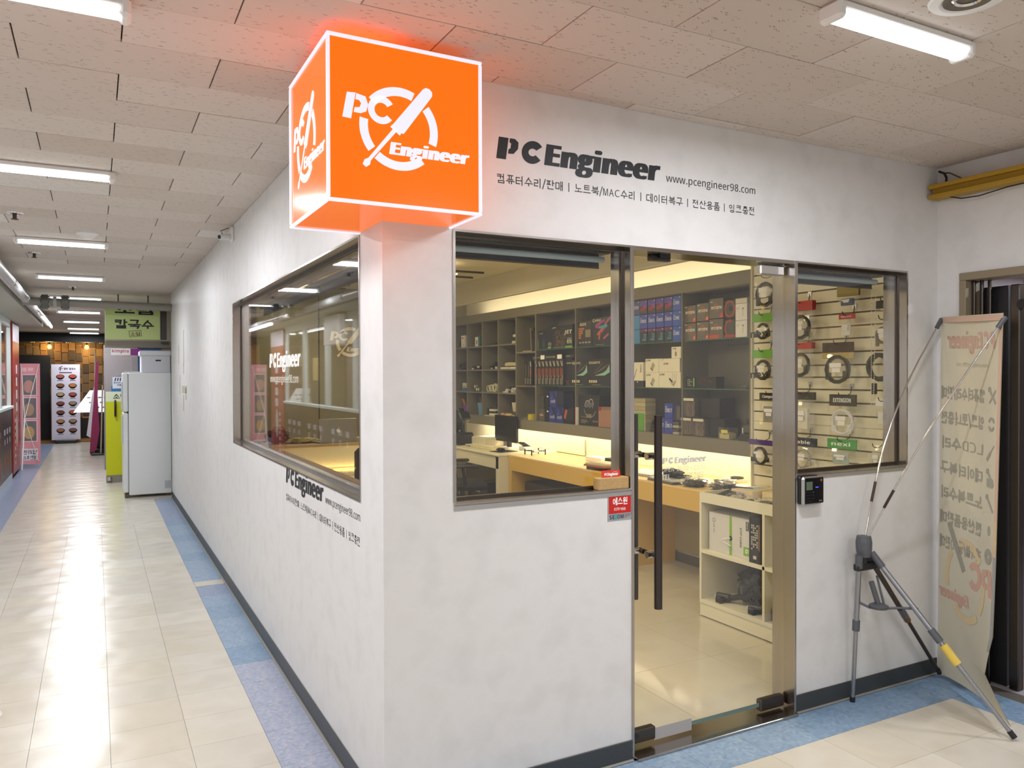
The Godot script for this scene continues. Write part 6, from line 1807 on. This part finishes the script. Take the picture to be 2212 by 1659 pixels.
# ------------------------------------------------------------------ down the corridor
func corridor() -> void:
	var t := thing("fridge", "tall white two-door fridge standing side-on against the end of the long wall", "fridge", Vector3(-.26, 0, -8.95))
	wpart("body", nb().bx(-.49, .015, .035, 1.615, -9.25, -8.65, .008), m.white_enamel, t)
	var d := wpart("freezer_door", nb().bx(-.555, -.495, 1.11, 1.615, -9.24, -8.655, .012), m.white_enamel, t)
	wpart("handle", nb().bx(-.575, -.555, 1.13, 1.5, -8.72, -8.69, .006), m.fridge_edge, d)
	d = wpart("fridge_door", nb().bx(-.555, -.495, .07, 1.095, -9.24, -8.655, .012), m.white_enamel, t)
	wpart("handle", nb().bx(-.575, -.555, .7, 1.07, -8.72, -8.69, .006), m.fridge_edge, d)
	wpart("door_gasket", nb().bx(-.495, -.49, .07, 1.6, -9.23, -8.66), cm("5f6366", .6), t)
	wpart("foot", nb().bx(-.54, -.48, 0, .06, -8.75, -8.68, .006).bx(-.06, -.01, 0, .035, -8.75, -8.68, .004), cm("5a5236", .5), t)
	wpart("side_label", nb().bx(-.07, .0, .1, .2, -8.6497, -8.648), cm("b9bcc4", .5), t)
	wpart("top_hinge", nb().bx(-.53, -.35, 1.615, 1.63, -8.8, -8.68, .003), m.fridge_edge, t)
	t = thing("storage_box", "white lidded storage box on top of the fridge", "box", Vector3(-.16, 1.615, -8.9))
	wpart("box", nb().bx(-.335, .01, 1.615, 1.85, -9.15, -8.68, .006), cm("cfd0d6", .5), t)
	wpart("lid", nb().bx(-.352, .02, 1.835, 1.905, -9.17, -8.66, .01), cm("d8d9de", .5), t)
	wpart("hand_hole", nb().bx(-.17, -.105, 1.765, 1.785, -8.68, -8.678, .0008), m.black_plastic, t)
	# noodle stall: yellow door panel, posters, lintel and the hanging sign
	t = thing("yellow_door_panel", "bright yellow door panel with a steel pull, behind the fridge", "door panel", Vector3(-.5, 0, -10.45))
	wpart("yellow_sheet", nb().bx(-.735, -.3, .11, 1.196, -10.48, -10.44, .002), cm("c8cc08", .4), t)
	wpart("kick_plate", nb().bx(-.735, -.3, 0, .11, -10.48, -10.44, .002), cm("8a8578", .35), t)
	var b := nb(front(0, 0, -10.4388))
	korean(b, "소담", -.64, 1.24, .075, .19, .011)
	wpart("upper_sheet", nb().bx(-.735, -.3, 1.196, 1.345, -10.48, -10.44, .002), cm("dfe6c6", .5), t)
	wpart("shop_letters", b, m.letter_black, t)
	wpart("pull_handle", nb().tube([Vector3(-.61, 1.21, -10.44), Vector3(-.61, 1.205, -10.39), Vector3(-.61, .99, -10.39), Vector3(-.61, .985, -10.44)], .014, 8), m.dark_stainless, t)
	wpart("door_stop", nb().cyl(Vector3(-.69, .035, -10.42), Vector3(-.69, .09, -10.42), .03, 12), m.chrome, t)
	t = thing("market_notice", "white and blue notice with a striped awning drawn on it, on the stall glass", "notice", Vector3(-.55, 1.345, -10.46))
	wpart("blue_back", nb().bx(-.66, -.42, 1.345, 1.43, -10.475, -10.46), cm("2f74ad", .5), t)
	wpart("sheet", nb().bx(-.642, -.43, 1.39, 1.56, -10.46, -10.455, .002), cm("dfe2ee", .5), t)
	b = nb(front(0, 0, -10.4545))
	for k in 5: b.stroke(-.61 + .035 * k, 1.51, -.6 + .032 * k, 1.54, .016)
	korean(b, "온누리상품권", -.63, 1.465, .028, .19, .004)
	korean(b, "가맹점", -.59, 1.43, .025, .1, .004)
	wpart("print", b, cm("2b3766", .5), t)
	t = thing("kimpira_sign", "small white sign with red letters above the stall glass", "sign", Vector3(-.53, 1.885, -10.46))
	wpart("plate", nb().bx(-.66, -.4, 1.885, 1.985, -10.47, -10.455, .002), cm("ece8ea", .5), t)
	b = nb(front(0, 0, -10.4545))
	latin(b, "kimpira", -.645, 1.925, .05, .22, true)
	wpart("letters", b, cm("b43a55", .5), t)
	wpart("magenta_end", nb().bx(-.4, -.29, 1.885, 1.985, -10.47, -10.455).bx(-.29, -.26, 1.885, 1.985, -10.47, -10.455), cm("8a2f86", .5), t)
	var w := struct("wall_stall", nb().bx(-.74, .3, 2.0, 2.1, -10.62, -10.48).bx(-.3, .3, 0, 2.0, -10.62, -10.5), cm("7d7468", .6))
	wpart("blue_panel", nb().bx(-.3, .02, 1.3, 1.99, -10.5, -10.49), cm("2a4f86", .5), w)
	wpart("stall_glass", nb().bx(-.735, -.3, 1.345, 2.0, -10.5, -10.492), m.window_glass, w)
	wpart("inner_wall", nb().bx(-.74, .3, 0, 2.1, -12.4, -12.3).bx(.2, .3, 0, 2.1, -12.3, -10.62), cm("8f888a", .6), w)
	struct("wall_stall", nb().bx(-.74, 3.0, 2.1, CH, -10.62, -10.5), cm("a89f92", .6))
	t = thing("noodle_sign", "pale green hanging sign with black brush letters above the fridge", "sign", Vector3(-.43, 2.04, -8.74))
	wpart("board", nb().bx(-.75, -.11, 2.045, 2.49, -8.8, -8.7, .004), cm("c5d78c", .5), t)
	var kt := nb(front(0, 0, -8.6985))
	korean(kt, "소담", -.645, 2.375, .125, .48, .019)
	korean(kt, "칼국수", -.65, 2.19, .12, .47, .017)
	wpart("brush_letters", kt, m.letter_black, t)
	kt = nb(Transform3D(Basis(Vector3(0, 0, 1), .12), Vector3(-.47, 2.075, -8.698)))
	for q in [[0, 0, .14, 0], [.14, 0, .14, .075], [.14, .075, 0, .075], [0, .075, 0, 0]]: kt.stroke(q[0], q[1], q[2], q[3], .006)
	korean(kt, "소담", .012, .012, .05, .12, .007)
	wpart("seal_print", kt, cm("5a4420", .5), t)
	wpart("hanger", nb().cyl(Vector3(-.6, 2.49, -8.75), Vector3(-.6, CH, -8.75), .008, 8), m.dark_stainless, t)
	wpart("hanger", nb().cyl(Vector3(-.25, 2.49, -8.75), Vector3(-.25, CH, -8.75), .008, 8), m.dark_stainless, t)
	wpart("side_bracket", nb().bx(-.1, -.03, 2.05, 2.47, -8.78, -8.72, .004).bx(-.1, 0, 2.0, 2.03, -8.8, -8.7, .003), cm("4c4640", .5), t)
	wpart("under_rail", nb().bx(-.74, .0, 1.965, 2.03, -8.82, -8.76, .003), cm("7f7568", .5), t)
	# pipes
	t = thing("flanged_pipe", "grey pipe with a pair of bolted flanges crossing the corridor under the ceiling", "pipe", Vector3(-.8, 2.39, -8.3))
	wpart("pipe", nb().cyl(Vector3(-1.62, 2.46, -8.3), Vector3(.0, 2.44, -8.3), .048, 20), cm("8d8a80", .45), t)
	for x in [-1.39, -1.18]:
		var fl := wpart("flange", nb().cyl(Vector3(x - .035, 2.457, -8.3), Vector3(x + .035, 2.457, -8.3), .088, 24), cm("5f6058", .4), t)
		for k in 6: wpart("bolt", nb().cyl(Vector3(x - .045, 2.457 + .07 * sin(k * 1.047), -8.3 + .07 * cos(k * 1.047)), Vector3(x + .045, 2.457 + .07 * sin(k * 1.047), -8.3 + .07 * cos(k * 1.047)), .009, 6), m.dark_stainless, fl)
	wpart("valve_band", nb().cyl(Vector3(-1.305, 2.458, -8.3), Vector3(-1.27, 2.458, -8.3), .066, 20), cm("a8a79f", .4), t)
	t = thing("long_duct_pipe", "shiny silver wrapped pipe running along the left side under the ceiling", "pipe", Vector3(-1.58, 2.43, -9.0))
	wpart("pipe", nb().cyl(Vector3(-1.58, 2.48, -4.5), Vector3(-1.58, 2.48, -13.0), .05, 20), cm("b5b6b4", .25), t)
	for z in [-6.3, -8.05, -9.9, -11.6]: wpart("band", nb().cyl(Vector3(-1.58, 2.48, z), Vector3(-1.58, 2.48, z - .05), .054, 20), m.chrome, t)
	t = thing("strip_lamp", "slim bright tube on the underside of the left beam, running away down the corridor", "tube light", Vector3(-1.52, 2.4, -11.4))
	wpart("tube", nb().cyl(Vector3(-1.52, 2.41, -10.3), Vector3(-1.52, 2.41, -12.9), .016, 12), m.lamp_white, t)
	wpart("holder", nb().bx(-1.54, -1.5, 2.425, 2.435, -12.9, -10.3), m.aluminium, t)
	area(t, Vector3(0, -.01, -.2), Vector2(.03, 2.5), col("f6f8ff"), .5, Vector3(-90, 0, 0))
	struct("trim_7", nb().bx(-2.05, -1.66, 2.43, CH, -13.2, -4.6), cm("b9b6ab", .6))
	# shop front on the left: white frames over a dark poster band
	w = struct("wall_opposite", nb().bx(-2.1, -2.0, 2.43, CH, -11.65, -4.6).bx(-2.1, -2.0, 0, .1, -11.65, -4.6), cm("c5cbc8", .5))
	for k in 5:
		var z := -4.6 - 1.41 * k
		var wd := struct("window_%d" % (k + 4), nb().bx(-2.06, -2.01, 2.33, 2.43, z - 1.41, z).bx(-2.06, -1.975, 1.09, 1.13, z - 1.41, z, .004).bx(-2.06, -2.01, 1.13, 2.33, z - .09, z).bx(-2.06, -2.01, 1.13, 2.33, z - 1.41, z - 1.35), cm("cdd6d2", .4))
		wpart("pane", nb().bx(-2.04, -2.034, 1.13, 2.33, z - 1.35, z - .09), m.window_glass, wd)
		wpart("poster_panel", nb().bx(-2.04, -2.0, .1, 1.09, z - 1.41, z), cm(["3a2c28", "4a2420", "33302c", "3f2a22", "30282a"][k], .35), wd)
		var pl := nb(Transform3D(Basis(Vector3(0, 0, -1), Vector3.UP, Vector3(1, 0, 0)), Vector3(-1.9992, 0, z - .1)))
		for q in 3: pl.rect(.12 + .36 * q, .74, .3 + .36 * q, .82).rect(.16 + .36 * q, .6, .26 + .36 * q, .68)
		wpart("poster_words", pl, cm("a8a4b0", .5), wd)
		pl = nb(Transform3D(Basis(Vector3(0, 0, -1), Vector3.UP, Vector3(1, 0, 0)), Vector3(-1.9992, 0, z - .1)))
		for q in 3: pl.disc(.22 + .38 * q, .33, .13, .16)
		wpart("poster_dishes", pl, cm("7d4a34", .5), wd)
		if k % 2 == 1: wpart("wall_card", nb().bx(-2.033, -2.03, 1.5, 1.85, z - .9, z - .6), cm("b8a060", .5), wd)
	struct("wall_eatery", nb().bx(-3.6, -3.5, 0, CH, -13.2, -4.6).bx(-3.5, -2.1, 0, CH, -4.7, -4.6).bx(-3.5, -2.1, 0, CH, -13.2, -13.1), cm("b9b09a", .6))
	struct("floor_eatery", nb().bx(-3.5, -2.0, -.05, 0, -13.1, -4.6), cm("8a8478", .4))
	struct("ceiling_eatery", nb().bx(-3.6, -2.1, CH, CH + .1, -13.2, -4.6), m.white_wall_paint)
	t = tube_lamp(Vector3(-2.8, CH, -8.5), "tube light inside the eatery behind the left windows", "lights of the left eatery", E_TUBE)
	dup(t, "ceiling_light", Vector3(-2.8, CH, -11.2), "second tube light inside the eatery behind the left windows")
	t = thing("eatery_lightbox", "white box sign on a bracket over the left windows", "sign", Vector3(-1.98, 1.95, -8.1))
	wpart("box", nb().bx(-1.98, -1.9, 2.0, 2.4, -8.55, -7.75, .006), m.white_plastic, t)
	t = thing("red_pillar_sign", "tall red pillar sign with white letters at the left edge of the picture", "sign", Vector3(-2.0, .06, -12.2))
	wpart("panel", nb().bx(-2.05, -1.985, .06, 2.4, -12.8, -11.66, .004), cm("9a2c22", .3), t)
	wpart("pale_top", nb().bx(-1.986, -1.9835, 2.12, 2.395, -12.78, -11.68), cm("e6dcec", .4), t)
	b = nb(Transform3D(Basis(Vector3(0, 0, -1), Vector3.UP, Vector3(1, 0, 0)), Vector3(-1.9832, 0, -11.66)))
	for k in 4: b.rect(.5, 1.62 - .2 * k, .72, 1.76 - .2 * k)
	for k in 7: b.disc(.34, .88 - .11 * k, .06, .035)
	b.arc(.6, .7, .1, .26, .1, 0, 360)
	wpart("white_print", b, cm("e2d6d2", .5), t)
	# pink banner
	t = thing("pink_banner", "pink banner stand with three framed dishes, seen from behind at the far left", "banner stand", Vector3(-1.88, 0, -13.35))
	var s := wpart("sheet", nb().bx(-2.02, -1.72, .05, 1.8, -13.4, -13.397), cm("dc929b", .6), t)
	for k in 3:
		var y := 1.24 - .4 * k
		wpart("picture_frame", nb().bx(-1.99, -1.765, y, y + .375, -13.397, -13.3955), cm("e6c2c6", .6), s)
		var pc := nb(front(0, 0, -13.3948))
		pc.rect(-1.975, y + .015, -1.78, y + .36)
		wpart("picture_ground", pc, cm("6f6a70", .6), s)
		pc = nb(front(0, 0, -13.394))
		pc.disc(-1.89, y + .16, .08, .11)
		wpart("picture_dish", pc, cm(["b98a80", "a88a72", "c09a6a"][k], .6), s)
	wpart("word_ground", nb().bx(-2.0, -1.76, .12, .32, -13.397, -13.3955), cm("e3d8dc", .6), s)
	b = nb(Transform3D(Basis(Vector3(-1, 0, 0), Vector3.UP, Vector3(0, 0, -1)), Vector3(-1.77, 0, -13.395)))
	korean(b, "밥라면", .0, .225, .08, .22, .011)
	korean(b, "계란후라", .0, .13, .075, .22, .01)
	wpart("mirrored_words", b, cm("5b5f76", .6), s)
	wpart("speech_marks", nb(front(0, 0, -13.396)).rect(-2.0, 1.66, -1.92, 1.73).rect(-1.9, 1.67, -1.82, 1.73), cm("e8b8c0", .6), s)
	wpart("leg", nb().cyl(Vector3(-1.94, .85, -13.2), Vector3(-1.97, 0, -12.98), .011, 8).cyl(Vector3(-1.94, .85, -13.2), Vector3(-1.75, .1, -13.37), .006, 8), m.white_plastic, t)
	wpart("arm", nb().cyl(Vector3(-1.94, .85, -13.2), Vector3(-1.74, 1.78, -13.38), .006, 8).cyl(Vector3(-1.94, .85, -13.2), Vector3(-2.0, 1.78, -13.38), .006, 8), m.white_plastic, t)
	# menu board with fourteen dishes
	t = thing("menu_board", "tall white menu board with fourteen round dishes, at the end of the corridor", "menu board", Vector3(-1.485, 0, -18.8))
	wpart("board", nb().bx(-1.785, -1.19, .08, 1.868, -18.83, -18.8, .003), cm("dcd6e2", .5), t)
	wpart("foot", nb().bx(-1.7, -1.27, 0, .08, -18.95, -18.68, .01), m.black_plastic, t)
	b = nb(front(0, 0, -18.7985))
	b.stroke(-1.62, 1.78, -1.56, 1.82, .016).stroke(-1.59, 1.8, -1.6, 1.72, .016).stroke(-1.63, 1.75, -1.55, 1.77, .012)
	korean(b, "향미 칼국수", -1.53, 1.745, .045, .25, .008)
	wpart("title", b, cm("3a2c30", .5), t)
	wpart("ribbon", nb(front(0, 0, -18.7985)).rect(-1.62, 1.66, -1.36, 1.685), cm("6a4c40", .5), t)
	for r in 7:
		for c in 2:
			var x := -1.6 + .255 * c
			var y := 1.575 - .212 * r
			var o := wpart("dish", nb(front(0, 0, -18.7985)).disc(x, y, .088, .056).disc(x, y - .03, .06, .04), cm("3c2a28", .5), t)
			wpart("food", nb(front(0, 0, -18.797)).disc(x, y + .008, .068, .04), cm(["b05a48", "c04a30", "8a5a3c", "c07a3c", "b9a070", "a8503c", "8a4a3a", "9a8a6a", "7a4038", "b8563c", "c08050", "a08060", "a86a50", "7d5048"][r * 2 + c], .5), o)
			wpart("caption", nb(front(0, 0, -18.7985)).rect(x - .06, y - .094, x + .06, y - .08), cm("56505a", .5), o)
	# end of the corridor: black beam, brick wall, black doorway, brown step
	struct("trim_8", nb().bx(-3.0, .3, 2.41, CH, -19.5, -19.0), cm("15171c", .6))
	w = struct("wall_far", nb().bx(-3.0, .3, 0, CH, -19.9, -19.64), cm("c09058", .85))
	var bc := ["6a5030", "7d5a34", "57452c", "8a6a3e", "4e4030", "6e5a40"]
	for c in 17:
		var y := .55 + rng.randf_range(0, .2)
		while y < 2.4:
			var h := rng.randf_range(.17, .25)
			if y + h > 2.43: h = 2.43 - y
			if h > .05: wpart("brick", nb().bx(-2.5 + .15 * c + .006, -2.5 + .15 * c + .144, y, y + h - .012, -19.64, -19.61 + rng.randf_range(-.012, .02), .006), cm(bc[rng.randi() % 6], .85), w)
			y += h
	wpart("lower_panel", nb().bx(-1.8, .3, 0, .55, -19.64, -19.62), cm("1c1a1a", .6), w)
	struct("door_3", nb().bx(-2.5, -1.84, .0, 2.1, -19.62, -19.5, .004), cm("101216", .5))
	struct("trim_9", nb().bx(-3.0, .3, 0, .05, -19.6, -18.9, .003), cm("8a6438", .5))
	for k in 5:
		var x: float = [-1.84, -1.05, -2.2, -1.44, -.72][k]
		var big := k < 2
		t = thing("spot_lamp", ["amber bulb glowing on the brick wall, left", "amber bulb glowing on the brick wall, right", "small warm spot under the black beam, left", "small warm spot under the black beam, middle", "small warm spot under the black beam, right"][k], "lamp", Vector3(x, 2.3 if big else 2.405, -19.35), 0.0, "warm lamps over the brick wall")
		if big:
			part("bulb", nb().lathe([Vector2(0, -.06), Vector2(.04, -.045), Vector2(.05, 0), Vector2(.03, .05), Vector2(0, .06)], 16), m.lamp_amber, t)
			part("socket", nb().cyl(Vector3(0, .05, 0), Vector3(0, .1, 0), .02, 10), m.black_plastic, t)
			var l := OmniLight3D.new()
			l.light_color = Color(1, .84, .58); l.light_energy = .25; l.light_size = .05; l.shadow_enabled = true; l.omni_range = 30.0
			l.name = "light"
			t.add_child(l, true)
		else:
			part("lens", nb().cyl(Vector3(0, -.006, 0), Vector3(0, .0, 0), .045, 16), m.lamp_amber, t)
			part("rim", nb().lathe([Vector2(.045, -.008), Vector2(.06, -.006), Vector2(.062, .004)], 18), m.chrome, t)
	# dark stand with a glowing slanted menu and a folded red flag
	t = thing("menu_stand", "slanted bright menu panel on a black stand, right of the menu board", "menu stand", Vector3(-.85, 0, -15.8))
	wpart("stand", nb().bx(-.97, -.66, 0, .1, -15.9, -15.45, .01).bx(-.86, -.7, .1, .84, -15.85, -15.7, .005), m.black_plastic, t)
	var pn := nb(Transform3D(Basis(Vector3.RIGHT, -.45), Vector3(0, .86, -15.5)))
	pn.poly(PackedVector2Array([Vector2(-1.26, 0), Vector2(-.66, 0), Vector2(-.66, .48), Vector2(-.97, .48)]), 0, .03)
	var pg := glow("panel_light_white", col("f2f6f6"), .75)
	wpart("menu_panel", pn, pg, t)
	pn = nb(Transform3D(Basis(Vector3.RIGHT, -.45), Vector3(0, .86, -15.498)))
	for r in 3: for c in 4: pn.rect(-1.02 + .1 * c - .03 * r * -1.0, .3 - .11 * r, -.96 + .1 * c + .03 * r, .33 - .11 * r)
	wpart("menu_print", pn, cm("9aa6ae", .5), t)
	t = thing("folded_flag", "folded crimson and white flag banner leaning by the bright slanted panel", "flag", Vector3(-.87, 0, -15.2))
	wpart("pole", nb().cyl(Vector3(-.9, 0.02, -15.25), Vector3(-.87, 2.05, -15.3), .012, 8).cyl(Vector3(-.78, .02, -15.25), Vector3(-.74, 1.4, -15.3), .014, 8), cm("b5a48c", .5), t)
	wpart("crimson_cloth", nb().poly(PackedVector2Array([Vector2(-.98, .04), Vector2(-.86, .1), Vector2(-.8, .5), Vector2(-.83, 1.2), Vector2(-.8, 1.9), Vector2(-.86, 1.85), Vector2(-.9, 1.1), Vector2(-.94, .6)]), -15.2, .04), cm("8d2a52", .7), t)
	wpart("white_cloth", nb().poly(PackedVector2Array([Vector2(-1.03, .4), Vector2(-.95, .34), Vector2(-.9, 1.1), Vector2(-.86, 1.5), Vector2(-.93, 1.2)]), -15.22, .03), cm("d5cdd2", .7), t)
	wpart("foot_plate", nb().bx(-.95, -.7, 0, .03, -15.35, -15.1, .006), m.black_plastic, t)
	t = thing("wall_tape", "strips of grey tape residue on the long wall before the fridge", "tape", Vector3(-.0005, 1.16, -7.0), -90.0)
	for q in [[.14, .43, .22, .92], [.12, .52, .19, .55], [-.02, .22, .5, .3], [.1, .02, .2, .2], [-.42, .55, -.36, .77], [-.3, .2, -.24, .42], [.34, .15, .46, .28]]: part("residue", nb(front(0, 0, .0006)).rect(q[0], q[1], q[2], q[3]), cm("b9b4a2", .8), t)
	t = thing("stand_foot", "red stand foot just inside the left picture edge", "stand foot", Vector3(-1.315, 0, -1.7))
	part("foot", nb().lathe([Vector2(0, 0), Vector2(.062, 0), Vector2(.062, .012), Vector2(.05, .03), Vector2(0, .034)], 24), m.white_plastic, t)
	part("post", nb().lathe([Vector2(.05, .03), Vector2(.045, .06), Vector2(.02, .3), Vector2(.012, .6), Vector2(0, .6)], 20), cm("a81c1c", .5), t)

func _ready() -> void:
	rng.seed = 20240611
	camera_and_light()
	materials()
	lamps()
	shell()
	floor_and_ceiling()
	windows()
	glass_door()
	door_right()
	coves()
	shelf_unit()
	slat_wall()
	cabinet()
	desks()
	counter()
	chair_and_machine()
	sign_cube()
	lettering()
	corridor()
	banner()
	processors()
	boards()
	routers()
	cubby_things()
	packs()
	blinds()
	small_front_things()
	ceiling_things()
